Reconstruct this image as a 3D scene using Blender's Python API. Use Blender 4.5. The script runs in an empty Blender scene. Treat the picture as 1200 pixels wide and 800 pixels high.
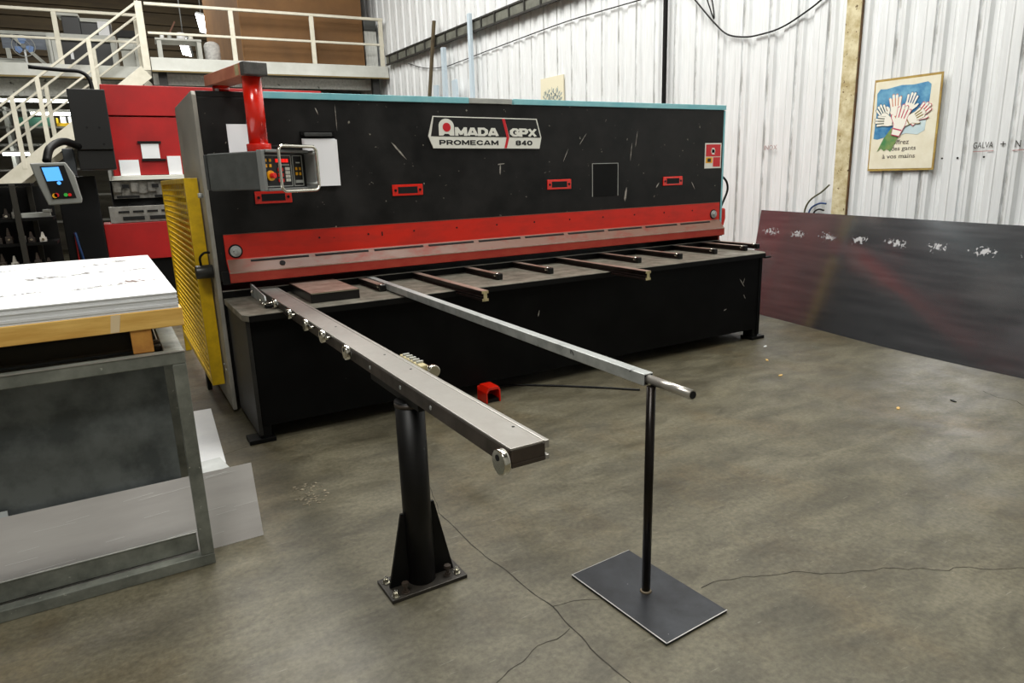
import bpy, bmesh, math, random
from mathutils import Vector, Matrix, noise as mnoise
random.seed(7)
S = bpy.context.scene
C = S.collection
R = math.radians

# ------------------------------------------------------------------ camera, world, lights, exposure
cam = bpy.data.cameras.new('camera')
cam.lens = 24.0; cam.sensor_width = 36.0; cam.sensor_fit = 'HORIZONTAL'; cam.clip_end = 200
camo = bpy.data.objects.new('camera', cam); C.objects.link(camo)
pit, yaw, roll = R(13.669), R(60.013), R(-1.865)
fh = Vector((math.cos(yaw), math.sin(yaw), 0)); rr = Vector((math.sin(yaw), -math.cos(yaw), 0)); zz = Vector((0, 0, 1))
Fv = fh * math.cos(pit) - zz * math.sin(pit); Uv = fh * math.sin(pit) + zz * math.cos(pit)
R2 = rr * math.cos(roll) + Uv * math.sin(roll); U2 = Uv * math.cos(roll) - rr * math.sin(roll)
m = Matrix((R2, U2, -Fv)).transposed().to_4x4(); m.translation = (0, 0, 1.55)
camo.matrix_world = m
S.camera = camo

S.view_settings.view_transform = 'Standard'; S.view_settings.look = 'None'
S.view_settings.gamma = 1.0; S.view_settings.use_curve_mapping = False
S.view_settings.exposure = 0.0

w = bpy.data.worlds.new('hall_ambience'); S.world = w; w.use_nodes = True
w.node_tree.nodes['Background'].inputs[0].default_value = (0.95, 0.97, 1.0, 1)
w.node_tree.nodes['Background'].inputs[1].default_value = 0.25

def area(name, loc, size, sizey, power, rot=(0, 0, 0), col=(1, 0.98, 0.93)):
    l = bpy.data.lights.new(name, 'AREA'); l.shape = 'RECTANGLE'; l.size = size; l.size_y = sizey
    l.energy = power; l.color = col
    o = bpy.data.objects.new(name, l); C.objects.link(o); o.location = loc; o.rotation_euler = rot
    return o
area('hall_light', (3.6, 3.6, 7.6), 2.2, 4.0, 520)
area('hall_light', (-2.0, -0.6, 7.4), 3.0, 2.0, 380)
area('hall_light', (1.6, 8.6, 7.8), 4.0, 3.0, 640)
area('hall_light', (0.5, 12.8, 7.6), 6.0, 2.0, 480)
area('hall_light', (1.0, 22.0, 8.4), 6.0, 3.0, 520)

# ------------------------------------------------------------------ materials
def s2l(c):
    return tuple(((x / 255) / 12.92 if x / 255 <= 0.04045 else ((x / 255 + 0.055) / 1.055) ** 2.4) for x in c)
MATS = {}
def M(name, c1, rough=0.5, metal=0.0, c2=None, scale=6.0, stretch=(1, 1, 1), bump=0.0, detail=6, lo=0.35, hi=0.65,
      speck=None, speckscale=40, speckamt=0.72, rvar=0.0, emit=0, coat=0.0, spec=0.5):
    if name in MATS: return MATS[name]
    mt = bpy.data.materials.new(name); mt.use_nodes = True; nt = mt.node_tree; N = nt.nodes; L = nt.links
    b = N['Principled BSDF']
    b.inputs['Roughness'].default_value = rough; b.inputs['Metallic'].default_value = metal
    c1 = s2l(c1)
    b.inputs['Base Color'].default_value = (*c1, 1)
    b.inputs['Specular IOR Level'].default_value = spec
    if coat: b.inputs['Coat Weight'].default_value = coat; b.inputs['Coat Roughness'].default_value = 0.15
    if emit:
        b.inputs['Emission Color'].default_value = (*c1, 1); b.inputs['Emission Strength'].default_value = emit
    if c2 is not None or bump or rvar or speck:
        tc = N.new('ShaderNodeTexCoord'); mp = N.new('ShaderNodeMapping'); mp.inputs['Scale'].default_value = stretch
        L.new(tc.outputs['Object'], mp.inputs['Vector'])
        no = N.new('ShaderNodeTexNoise'); no.inputs['Scale'].default_value = scale; no.inputs['Detail'].default_value = detail
        no.inputs['Roughness'].default_value = 0.62
        L.new(mp.outputs[0], no.inputs['Vector'])
        col = None
        if c2 is not None:
            cr = N.new('ShaderNodeValToRGB'); cr.color_ramp.elements[0].position = lo; cr.color_ramp.elements[1].position = hi
            cr.color_ramp.elements[0].color = (*c1, 1); cr.color_ramp.elements[1].color = (*s2l(c2), 1)
            L.new(no.outputs['Fac'], cr.inputs[0]); col = cr.outputs[0]
        if speck is not None:
            n2 = N.new('ShaderNodeTexNoise'); n2.inputs['Scale'].default_value = speckscale; n2.inputs['Detail'].default_value = 3
            L.new(tc.outputs['Object'], n2.inputs['Vector'])
            c3 = N.new('ShaderNodeValToRGB'); c3.color_ramp.elements[0].position = speckamt; c3.color_ramp.elements[1].position = speckamt + 0.03
            L.new(n2.outputs['Fac'], c3.inputs[0])
            mx = N.new('ShaderNodeMix'); mx.data_type = 'RGBA'
            L.new(c3.outputs[0], mx.inputs['Factor'])
            if col: L.new(col, mx.inputs['A'])
            else: mx.inputs['A'].default_value = (*c1, 1)
            mx.inputs['B'].default_value = (*s2l(speck), 1); col = mx.outputs['Result']
        if col: L.new(col, b.inputs['Base Color'])
        if rvar:
            mr = N.new('ShaderNodeMapRange'); mr.inputs['To Min'].default_value = max(0.02, rough - rvar); mr.inputs['To Max'].default_value = rough + rvar
            mr.inputs['From Min'].default_value = 0.3; mr.inputs['From Max'].default_value = 0.7
            L.new(no.outputs['Fac'], mr.inputs['Value']); L.new(mr.outputs[0], b.inputs['Roughness'])
        if bump:
            bp = N.new('ShaderNodeBump'); bp.inputs['Strength'].default_value = bump; bp.inputs['Distance'].default_value = 0.004
            L.new(no.outputs['Fac'], bp.inputs['Height']); L.new(bp.outputs[0], b.inputs['Normal'])
    MATS[name] = mt
    return mt

black = M('black_machine_paint', (4, 4, 4), 0.5, 0, (30, 29, 28), 3.2, speck=(130, 126, 114), speckscale=26, speckamt=0.72, rvar=0.1, spec=0.3)
blackbase = M('black_base_paint', (2, 2, 2), 0.55, 0, (9, 9, 9), 3.5, speck=(90, 86, 76), speckscale=20, speckamt=0.77, spec=0.12)
blackclean = M('black_paint', (4, 4, 4), 0.5, 0, (9, 9, 9), 8, spec=0.2)
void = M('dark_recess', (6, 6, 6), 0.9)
greyside = M('grey_worn_paint', (132, 130, 122), 0.5, 0, (154, 150, 140), 2.2, (1, 1, 2), rvar=0.1)
red = M('red_guard_paint', (204, 34, 14), 0.42, 0, (168, 34, 20), 3, (1, 3, 3), lo=0.45, hi=0.75, speck=(60, 22, 18), speckscale=30, speckamt=0.73, rvar=0.1)
redworn = M('red_paint_worn_to_grey', (116, 84, 70), 0.55, 0, (128, 50, 36), 5, (1, 2, 2), lo=0.5, hi=0.72, rvar=0.1)
redpipe = M('glossy_red_paint', (214, 30, 10), 0.22, 0, coat=0.6)
redbrake = M('red_press_paint', (176, 14, 14), 0.5, 0, (150, 12, 12), 2)
orange = M('faded_red_paint', (198, 128, 100), 0.5, 0, (176, 104, 80), 8)
greycap = M('grey_cap_metal', (92, 90, 88), 0.45, 0.2, (70, 70, 68), 25)
blue = M('light_blue_strip_paint', (112, 180, 190), 0.35, 0, (140, 196, 202), 4, (1, 1, 1))
worngrey = M('worn_bare_edge', (168, 150, 138), 0.5, 0.1, (150, 118, 100), 12)
steel = M('bright_steel', (186, 184, 178), 0.34, 0.6, (160, 156, 150), 5, (1, 0.6, 1), rvar=0.06)
steeldark = M('dark_brown_steel', (70, 60, 52), 0.45, 0.2, (44, 38, 33), 7, rvar=0.1)
chrome = M('polished_steel', (225, 222, 210), 0.18, 1.0)
galv = M('galvanised_steel', (196, 200, 198), 0.4, 0.4, (150, 154, 152), 9, (1, 1, 1), lo=0.3, hi=0.7, speck=(90, 92, 92), speckscale=22, speckamt=0.7, rvar=0.1)
tabletop = M('worn_table_steel', (134, 130, 118), 0.5, 0.3, (92, 88, 78), 9, rvar=0.1)
armred = M('lit_arm_steel', (176, 156, 144), 0.36, 0.4, (140, 112, 100), 10, rvar=0.08)  # paler than the arm bodies: light on the upper faces put into the colour
armdark = M('shaded_arm_steel', (44, 34, 30), 0.45, 0.4, (26, 20, 18), 10)  # shade on the arm sides put into the colour
cream = M('cream_ends', (196, 184, 140), 0.5, 0, (150, 138, 100), 20)
plate = M('mill_scale_plate', (66, 68, 72), 0.36, 0.6, (48, 49, 52), 6, bump=0.05, speck=(140, 140, 140), speckscale=36, speckamt=0.74, rvar=0.08)
edgebright = M('ground_lit_edge', (200, 198, 195), 0.3, 0.8)
rackm = M('grey_green_rack_steel', (138, 141, 132), 0.42, 0.3, (98, 101, 94), 7, bump=0.05, speck=(170, 172, 160), speckscale=45, speckamt=0.7, rvar=0.1)
darksheet = M('dark_oxidised_sheet', (118, 124, 124), 0.42, 0.25, (78, 83, 83), 4.2, (1, 1, 1), lo=0.40, hi=0.62, rvar=0.1)
alu = M('brushed_aluminium_sheet', (214, 211, 208), 0.3, 0.5, (196, 192, 190), 2, (0.5, 4, 4))
white = M('white_board', (238, 240, 240), 0.5, 0, (228, 230, 232), 4)
paper = M('white_paper', (240, 242, 245), 0.6)
ink = M('grey_ink', (70, 68, 66), 0.7, 0, (140, 138, 134), 30)
inkred = M('reddish_brown_ink', (84, 60, 54), 0.7, 0, (130, 112, 104), 30)
wood = M('pallet_timber', (232, 190, 104), 0.6, 0, (208, 160, 76), 5, (1, 9, 9), bump=0.1, speck=(120, 70, 30), speckscale=9, speckamt=0.74)
woodend = M('timber_end_grain', (196, 140, 60), 0.7, 0, (168, 112, 46), 16)
yellow = M('yellow_guard_paint', (226, 186, 12), 0.45, 0, (196, 158, 8), 10)
creampaint = M('cream_rail_paint', (216, 212, 196), 0.45, 0, (202, 198, 180), 6)
beam = M('pale_deck_beam_paint', (206, 208, 202), 0.5, 0, (184, 186, 178), 1.5)
brown = M('brown_panel', (112, 78, 40), 0.75, 0, (98, 68, 34), 2)
brown2 = M('lighter_brown_panel', (136, 98, 54), 0.75, 0, (122, 86, 46), 2)
brownwall = M('brown_siding', (74, 62, 40), 0.8, 0, (58, 48, 32), 1.2, (1, 1, 6))
glow = M('lamp_tube', (255, 255, 250), 0.5, emit=12)
screenm = M('blue_screen', (80, 160, 235), 0.3, emit=1.0)
greypl = M('grey_plastic', (120, 122, 120), 0.45)
darkpl = M('dark_grey_plastic', (46, 48, 48), 0.5, 0, (58, 60, 58), 20)
pendantgrey = M('pendant_box_paint', (74, 76, 74), 0.5, 0, (62, 64, 62), 12)
lightgrey = M('light_grey_paint', (176, 178, 172), 0.5, 0, (150, 152, 148), 5)
yel = M('yellow_plastic', (236, 170, 10), 0.4)
redbtn = M('red_button', (225, 30, 24), 0.4)
redled = M('red_led', (255, 30, 20), 0.4, emit=0.8)
greenm = M('green_box_paint', (40, 92, 74), 0.6)
rubber = M('black_rubber', (6, 6, 6), 0.55, spec=0.3)
bluepl = M('pale_blue_plastic', (110, 140, 190), 0.4)
bluehose = M('blue_hose_rubber', (24, 60, 110), 0.5)
ptube = M('light_blue_grey_paint', (190, 205, 215), 0.5)
crackm = M('dark_crack', (44, 40, 32), 0.9)  # dark tone of the crack ribbons on the floor
stickred = M('red_sticker', (200, 30, 40), 0.4)
letterw = M('cream_white_lettering', (226, 226, 216), 0.45)
letterb = M('black_lettering', (16, 16, 16), 0.5)
brick = M('dusty_olive_pillar', (214, 206, 172), 0.8, 0, (168, 152, 108), 9, bump=0.2, speck=(96, 74, 40), speckscale=30, speckamt=0.66)

def floor_mat():
    mt = bpy.data.materials.new('stained_concrete'); mt.use_nodes = True; nt = mt.node_tree; N = nt.nodes; L = nt.links
    b = N['Principled BSDF']
    tc = N.new('ShaderNodeTexCoord')
    def nz(sc, det, st=(1, 1, 1), rot=0, dist=0.0):
        mp = N.new('ShaderNodeMapping'); mp.inputs['Scale'].default_value = st; mp.inputs['Rotation'].default_value = (0, 0, rot)
        n = N.new('ShaderNodeTexNoise'); n.inputs['Scale'].default_value = sc; n.inputs['Detail'].default_value = det; n.inputs['Roughness'].default_value = 0.65
        n.inputs['Distortion'].default_value = dist
        L.new(tc.outputs['Object'], mp.inputs[0]); L.new(mp.outputs[0], n.inputs['Vector']); return n
    def ramp(n, p0, c0, p1, c1):
        r = N.new('ShaderNodeValToRGB'); e = r.color_ramp.elements
        e[0].position = p0; e[1].position = p1; e[0].color = (*c0, 1); e[1].color = (*c1, 1); L.new(n.outputs['Fac'], r.inputs[0]); return r
    def mix(a, bb, f, mode='MIX'):
        x = N.new('ShaderNodeMix'); x.data_type = 'RGBA'; x.blend_type = mode
        L.new(a, x.inputs['A']); L.new(bb, x.inputs['B'])
        if isinstance(f, float): x.inputs['Factor'].default_value = f
        else: L.new(f, x.inputs['Factor'])
        return x.outputs['Result']
    base = ramp(nz(1.1, 7, (1, 1.9, 1), 0.5, 0.3), 0.30, s2l((84, 79, 62)), 0.70, s2l((116, 111, 92)))
    warm = ramp(nz(0.8, 6, (1.6, 1, 1), 1.1), 0.5, (0, 0, 0), 0.72, (0.55, 0.55, 0.55))
    wc = N.new('ShaderNodeRGB'); wc.outputs[0].default_value = (*s2l((106, 88, 54)), 1)
    c = mix(base.outputs[0], wc.outputs[0], warm.outputs[0])
    stain = ramp(nz(2.6, 9, (1, 2.4, 1), 0.9, 0.6), 0.30, s2l((150, 147, 138)), 0.60, (1, 1, 1))
    c = mix(c, stain.outputs[0], 0.75, 'MULTIPLY')
    fine = ramp(nz(45, 4), 0.3, s2l((178, 176, 168)), 0.66, (1, 1, 1))
    c = mix(c, fine.outputs[0], 0.8, 'MULTIPLY')
    sc = ramp(nz(9, 8, (1, 7, 1), 0.65, 0.3), 0.64, (0, 0, 0), 0.76, (0.35, 0.35, 0.35))
    wl = N.new('ShaderNodeRGB'); wl.outputs[0].default_value = (*s2l((192, 190, 176)), 1)
    c = mix(c, wl.outputs[0], sc.outputs[0])
    L.new(c, b.inputs['Base Color'])
    n = nz(3, 6); mr = N.new('ShaderNodeMapRange'); mr.inputs['From Min'].default_value = 0.3; mr.inputs['From Max'].default_value = 0.7
    mr.inputs['To Min'].default_value = 0.36; mr.inputs['To Max'].default_value = 0.6
    L.new(n.outputs['Fac'], mr.inputs['Value']); L.new(mr.outputs[0], b.inputs['Roughness'])
    bp = N.new('ShaderNodeBump'); bp.inputs['Strength'].default_value = 0.12; bp.inputs['Distance'].default_value = 0.003
    n2 = nz(60, 4); L.new(n2.outputs['Fac'], bp.inputs['Height']); L.new(bp.outputs[0], b.inputs['Normal'])
    return mt

PITCH = 0.35
def wall_mat():
    mt = bpy.data.materials.new('white_profiled_sheeting'); mt.use_nodes = True; nt = mt.node_tree; N = nt.nodes; L = nt.links
    b = N['Principled BSDF']; b.inputs['Roughness'].default_value = 0.42
    tc = N.new('ShaderNodeTexCoord')
    def nz(sc, det, st):
        mp = N.new('ShaderNodeMapping'); mp.inputs['Scale'].default_value = st
        n = N.new('ShaderNodeTexNoise'); n.inputs['Scale'].default_value = sc; n.inputs['Detail'].default_value = det; n.inputs['Roughness'].default_value = 0.6
        L.new(tc.outputs['Object'], mp.inputs[0]); L.new(mp.outputs[0], n.inputs['Vector']); return n
    def ramp(src, p0, c0, p1, c1):
        r = N.new('ShaderNodeValToRGB'); e = r.color_ramp.elements
        e[0].position = p0; e[1].position = p1; e[0].color = (*c0, 1); e[1].color = (*c1, 1); L.new(src, r.inputs[0]); return r
    a = ramp(nz(5, 6, (1, 4, 0.35)).outputs['Fac'], 0.3, s2l((214, 217, 218)), 0.7, s2l((230, 233, 234)))
    # dirt gathered on the sheet laps (repeats along the wall) and near the floor
    sx = N.new('ShaderNodeSeparateXYZ'); L.new(tc.outputs['Object'], sx.inputs[0])
    md = N.new('ShaderNodeMath'); md.operation = 'PINGPONG'; md.inputs[1].default_value = PITCH / 2; L.new(sx.outputs['Y'], md.inputs[0])
    seam = ramp(md.outputs[0], 0.0, (1, 1, 1), 0.024, (0, 0, 0))
    dn = ramp(nz(7, 5, (1, 1, 0.5)).outputs['Fac'], 0.42, (0, 0, 0), 0.62, (0.85, 0.85, 0.85))
    mu = N.new('ShaderNodeMix'); mu.data_type = 'RGBA'; mu.blend_type = 'MULTIPLY'; mu.inputs['Factor'].default_value = 1
    L.new(seam.outputs[0], mu.inputs['A']); L.new(dn.outputs[0], mu.inputs['B'])
    mx = N.new('ShaderNodeMix'); mx.data_type = 'RGBA'; L.new(mu.outputs['Result'], mx.inputs['Factor'])
    L.new(a.outputs[0], mx.inputs['A']); mx.inputs['B'].default_value = (*s2l((96, 92, 78)), 1)
    st = ramp(nz(16, 4, (1, 3, 0.12)).outputs['Fac'], 0.55, (0, 0, 0), 0.85, (0.35, 0.35, 0.35))
    m2 = N.new('ShaderNodeMix'); m2.data_type = 'RGBA'; L.new(st.outputs[0], m2.inputs['Factor'])
    L.new(mx.outputs['Result'], m2.inputs['A']); m2.inputs['B'].default_value = (*s2l((168, 162, 142)), 1)
    L.new(m2.outputs['Result'], b.inputs['Base Color'])
    return mt

def leaning_mat():
    # dark rolled steel with a row of chalky scuffs; u runs along, v up the sheet
    mt = bpy.data.materials.new('rolled_steel_sheet'); mt.use_nodes = True; nt = mt.node_tree; N = nt.nodes; L = nt.links
    b = N['Principled BSDF']; b.inputs['Metallic'].default_value = 0.85
    uv = N.new('ShaderNodeUVMap'); uv.uv_map = 'UVMap'
    mp = N.new('ShaderNodeMapping'); mp.inputs['Scale'].default_value = (0.5, 6, 1); L.new(uv.outputs[0], mp.inputs[0])
    n = N.new('ShaderNodeTexNoise'); n.inputs['Scale'].default_value = 3; n.inputs['Detail'].default_value = 7; L.new(mp.outputs[0], n.inputs['Vector'])
    r = N.new('ShaderNodeValToRGB'); e = r.color_ramp.elements; e[0].position = 0.3; e[1].position = 0.7
    e[0].color = (*s2l((128, 130, 134)), 1); e[1].color = (*s2l((152, 153, 157)), 1); L.new(n.outputs['Fac'], r.inputs[0])
    sx = N.new('ShaderNodeSeparateXYZ'); L.new(uv.outputs[0], sx.inputs[0])
    def math_(op, a, bb=None):
        x = N.new('ShaderNodeMath'); x.operation = op
        for i, v in enumerate((a, bb)):
            if v is None: continue
            if isinstance(v, (int, float)): x.inputs[i].default_value = v
            else: L.new(v, x.inputs[i])
        return x.outputs[0]
    pu = math_('DIVIDE', math_('PINGPONG', sx.outputs['X'], 0.19), 0.10)          # scuffs every 0.38 m
    pv = math_('DIVIDE', math_('SUBTRACT', sx.outputs['Y'], 0.80), 0.035)
    d = math_('SQRT', math_('ADD', math_('MULTIPLY', pu, pu), math_('MULTIPLY', pv, pv)))
    n2 = N.new('ShaderNodeTexNoise'); n2.inputs['Scale'].default_value = 26; n2.inputs['Detail'].default_value = 6; n2.inputs['Distortion'].default_value = 1.5
    L.new(uv.outputs[0], n2.inputs['Vector'])
    v = math_('ADD', math_('MULTIPLY', n2.outputs['Fac'], 2.4), math_('MULTIPLY', d, -0.55))
    r2 = N.new('ShaderNodeValToRGB'); e = r2.color_ramp.elements; e[0].position = 0.86; e[1].position = 1.16
    e[0].color = (0, 0, 0, 1); e[1].color = (1, 1, 1, 1); L.new(v, r2.inputs[0])
    mx = N.new('ShaderNodeMix'); mx.data_type = 'RGBA'; L.new(r2.outputs[0], mx.inputs['Factor']); L.new(r.outputs[0], mx.inputs['A'])
    mx.inputs['B'].default_value = (*s2l((176, 176, 178)), 1); L.new(mx.outputs['Result'], b.inputs['Base Color'])
    rg = N.new('ShaderNodeMapRange'); rg.inputs['To Min'].default_value = 0.13; rg.inputs['To Max'].default_value = 0.21; L.new(n.outputs['Fac'], rg.inputs['Value'])
    ra = math_('ADD', rg.outputs[0], math_('MULTIPLY', r2.outputs[0], 0.4)); L.new(ra, b.inputs['Roughness'])
    m1 = math_('SUBTRACT', 0.85, math_('MULTIPLY', r2.outputs[0], 0.7)); L.new(m1, b.inputs['Metallic'])
    return mt

# ------------------------------------------------------------------ mesh helpers
ORG = {}
def rz(a): return Matrix.Rotation(a, 4, 'Z')
class MB:
    def __init__(s): s.bm = bmesh.new()
    def box(s, x0, x1, y0, y1, z0, z1, T=None):
        v = [Vector((x, y, z)) for x in (x0, x1) for y in (y0, y1) for z in (z0, z1)]
        if T: v = [T @ p for p in v]
        v = [s.bm.verts.new(p) for p in v]
        for f in ((0, 1, 3, 2), (4, 6, 7, 5), (0, 4, 5, 1), (2, 3, 7, 6), (0, 2, 6, 4), (1, 5, 7, 3)): s.bm.faces.new([v[i] for i in f])
        return s
    def bar(s, p0, p1, wd, ht, up=(0, 0, 1)):
        # rectangular bar between two points, width wd sideways, ht along up
        p0, p1 = Vector(p0), Vector(p1); d = (p1 - p0).normalized(); u = Vector(up)
        sd = d.cross(u).normalized(); u = sd.cross(d).normalized()
        vs = []
        for p in (p0, p1):
            for a, b in ((-1, -1), (1, -1), (1, 1), (-1, 1)): vs.append(s.bm.verts.new(p + sd * a * wd / 2 + u * b * ht / 2))
        for f in ((3, 2, 1, 0), (4, 5, 6, 7), (0, 1, 5, 4), (1, 2, 6, 5), (2, 3, 7, 6), (3, 0, 4, 7)): s.bm.faces.new([vs[i] for i in f])
        return s
    def cyl(s, p0, p1, r, seg=20, r2=None, smooth=True):
        p0, p1 = Vector(p0), Vector(p1); d = (p1 - p0).normalized(); r2 = r if r2 is None else r2
        a = d.orthogonal().normalized(); b = d.cross(a)
        rings = []
        for p, q in ((p0, r), (p1, r2)):
            rings.append([s.bm.verts.new(p + (a * math.cos(t) + b * math.sin(t)) * q) for t in [2 * math.pi * i / seg for i in range(seg)]])
        for i in range(seg):
            f = s.bm.faces.new((rings[0][i], rings[0][(i + 1) % seg], rings[1][(i + 1) % seg], rings[1][i])); f.smooth = smooth
        s.bm.faces.new(rings[0][::-1]); s.bm.faces.new(rings[1])
        return s
    def tube(s, pts, r, seg=10, closed=False):
        pts = [Vector(p) for p in pts]; n = len(pts); rings = []; a = None
        for i, p in enumerate(pts):
            if closed: d = (pts[(i + 1) % n] - pts[i - 1]).normalized()
            else: d = (pts[min(i + 1, n - 1)] - pts[max(i - 1, 0)]).normalized()
            if a is None: a = d.orthogonal().normalized()
            else: a = (a - d * a.dot(d)).normalized()
            b = d.cross(a)
            rings.append([s.bm.verts.new(p + (a * math.cos(t) + b * math.sin(t)) * r) for t in [2 * math.pi * k / seg for k in range(seg)]])
        for i in range(n if closed else n - 1):
            A, B_ = rings[i], rings[(i + 1) % n]
            for k in range(seg):
                f = s.bm.faces.new((A[k], A[(k + 1) % seg], B_[(k + 1) % seg], B_[k])); f.smooth = True
        if not closed: s.bm.faces.new(rings[0][::-1]); s.bm.faces.new(rings[-1])
        return s
    def prism(s, poly, off):
        off = Vector(off); a = [s.bm.verts.new(Vector(p)) for p in poly]; b = [s.bm.verts.new(Vector(p) + off) for p in poly]
        n = len(poly); s.bm.faces.new(a[::-1]); s.bm.faces.new(b)
        for i in range(n): s.bm.faces.new((a[i], a[(i + 1) % n], b[(i + 1) % n], b[i]))
        return s
    def ball(s, c, r, seg=12, sc=(1, 1, 1)):
        mm = Matrix.Translation(Vector(c)) @ Matrix.Diagonal((*[r * k for k in sc], 1))
        q = bmesh.ops.create_uvsphere(s.bm, u_segments=seg, v_segments=max(6, seg // 2), radius=1, matrix=mm)
        for v in q['verts']:
            for f in v.link_faces: f.smooth = True
        return s
    def build(s, name, mat, parent=None, bevel=0.0, org=None, T=None, seg=2):
        if T: s.bm.transform(T)
        bmesh.ops.recalc_face_normals(s.bm, faces=s.bm.faces)
        o = Vector(org) if org else (ORG.get(parent.name, Vector((0, 0, 0))) if parent else Vector((0, 0, 0)))
        s.bm.transform(Matrix.Translation(-o))
        me = bpy.data.meshes.new(name); s.bm.to_mesh(me); s.bm.free()
        ob = bpy.data.objects.new(name, me); C.objects.link(ob)
        me.materials.append(mat)
        if parent: ob.parent = parent
        else: ob.location = o
        ORG[ob.name] = o
        if bevel:
            md = ob.modifiers.new('bevel', 'BEVEL'); md.width = bevel; md.segments = seg; md.limit_method = 'ANGLE'; md.angle_limit = R(40)
        return ob
def tag(o, label, cat, group=None):
    o['label'] = label; o['category'] = cat
    if group: o['group'] = group
    return o
def thing(name, label, cat, org=(0, 0, 0), group=None, rot=0.0):
    o = bpy.data.objects.new(name, None); C.objects.link(o); o.location = org; o.rotation_euler = (0, 0, rot)
    o.empty_display_size = 0.1
    ORG[o.name] = Vector(org) if rot == 0 else Vector((0, 0, 0))   # turned things are modelled in their own frame
    return tag(o, label, cat, group)
def struct(o): o['kind'] = 'structure'; return o
def copy_tree(o, parent=None):
    c = o.copy(); C.objects.link(c); ORG[c.name] = ORG.get(o.name, Vector((0, 0, 0)))
    if parent: c.parent = parent
    for ch in o.children: copy_tree(ch, c)
    return c
def text(name, body, org, ux, uz, wd, ht, mat, parent, bold=0.0, depth=0.002, shear=0.0):
    cu = bpy.data.curves.new(name, 'FONT'); cu.body = body; cu.size = 1; cu.offset = min(bold, 0.01); cu.extrude = 0.0; cu.shear = shear; cu.resolution_u = 3
    to = bpy.data.objects.new(name, cu); C.objects.link(to)
    bpy.context.view_layer.update()
    me = bpy.data.meshes.new_from_object(to.evaluated_get(bpy.context.evaluated_depsgraph_get()))
    bpy.data.objects.remove(to)
    xs = [v.co.x for v in me.vertices]; ys = [v.co.y for v in me.vertices]
    b = MB(); shifts = [(0, 0)] if bold <= 0.015 else [(-bold, 0), (0, bold * 0.5), (bold, 0), (0, -bold * 0.5)]
    for sx_, sy_ in shifts:
        me.transform(Matrix.Translation((sx_, sy_, 0))); b.bm.from_mesh(me); me.transform(Matrix.Translation((-sx_, -sy_, 0)))
    xs = [v.co.x for v in b.bm.verts]; ys = [v.co.y for v in b.bm.verts]
    x0, x1, y0, y1 = min(xs), max(xs), min(ys), max(ys)
    bpy.data.meshes.remove(me)
    ux, uz, org = Vector(ux).normalized(), Vector(uz).normalized(), Vector(org)
    nrm = ux.cross(uz).normalized()
    for v in b.bm.verts:
        v.co = org + ux * ((v.co.x - x0) / (x1 - x0) * wd) + uz * ((v.co.y - y0) / (y1 - y0) * ht)
    r = bmesh.ops.extrude_face_region(b.bm, geom=list(b.bm.faces))
    bmesh.ops.translate(b.bm, verts=[g for g in r['geom'] if isinstance(g, bmesh.types.BMVert)], vec=nrm * depth)
    return b.build(name, mat, parent)
def smoothpts(pts, n=8):
    # Catmull-Rom through the points
    P = [Vector(p) for p in pts]; P = [P[0] * 2 - P[1]] + P + [P[-1] * 2 - P[-2]]; out = []
    for i in range(1, len(P) - 2):
        for k in range(n):
            t = k / n; a, b, c, d = P[i - 1], P[i], P[i + 1], P[i + 2]
            out.append(0.5 * ((2 * b) + (c - a) * t + (2 * a - 5 * b + 4 * c - d) * t * t + (3 * b - a - 3 * c + d) * t ** 3))
    out.append(P[-2]); return out

# ------------------------------------------------------------------ the hall
FL = floor_mat(); WM = wall_mat()
floor = struct(MB().box(-9, 7.4, -3.5, 28, -0.12, 0).build('floor', FL))
ceil_ = struct(MB().box(-9, 7.4, -3.5, 28, 9.2, 9.35).build('ceiling', M('grey_roof_deck', (120, 116, 108), 0.8, 0, (96, 92, 84), 1)))
b = MB()
b.box(-9, 7.4, 27, 27.2, 0, 9.2)
for k in range(24): b.box(-9, 7.4, 26.94, 27.0, 0.3 + k * 0.38, 0.42 + k * 0.38)
struct(b.build('wall_back', brownwall))
struct(MB().box(-9, 7.4, -3.7, -3.5, 0, 9.2).build('wall_front', M('grey_block_wall', (150, 150, 146), 0.8, 0, (130, 130, 126), 1)))
struct(MB().box(-9.2, -9.0, -3.5, 27.2, 0, 9.2).build('wall_left', M('grey_block_wall', (150, 150, 146), 0.8, 0, (130, 130, 126), 1)))

# profiled wall on the right, modelled in its own frame: y runs along it, -x faces the hall
WA = R(2.4); WO = Vector((6.6, 3.0, 0))
prof = [(0, 0.0), (0.006, 0.02), (0.016, 0.02), (0.022, 0.0), (0.095, 0.0), (0.10, -0.004), (0.108, -0.004), (0.113, 0.0),
        (0.168, 0.0), (0.19, 0.028), (0.215, 0.028), (0.222, 0.024), (0.230, 0.028), (0.262, 0.028), (0.286, 0.0), (0.312, 0.0), (0.318, -0.003), (0.326, -0.003), (0.332, 0.0)]
pts = []
y = -6.65
while y < 24.6:
    for a, dpt in prof: pts.append((dpt, y + a))
    y += PITCH
bm = bmesh.new(); lo = []; hi = []
for x, yy in pts: lo.append(bm.verts.new((x, yy, 0))); hi.append(bm.verts.new((x, yy, 9.2)))
for i in range(len(pts) - 1): bm.faces.new((lo[i + 1], lo[i], hi[i], hi[i + 1]))
back = [bm.verts.new((0.12, pts[0][1], 0)), bm.verts.new((0.12, pts[-1][1], 0)), bm.verts.new((0.12, pts[-1][1], 9.2)), bm.verts.new((0.12, pts[0][1], 9.2))]
bm.faces.new(back)
bm.faces.new((lo[0], back[0], back[3], hi[0])); bm.faces.new((back[1], lo[-1], hi[-1], back[2]))
wm_ = MB(); wm_.bm.free(); wm_.bm = bm
wall = struct(wm_.build('wall_right', WM)); wall.location = WO; wall.rotation_euler = (0, 0, WA)
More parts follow.
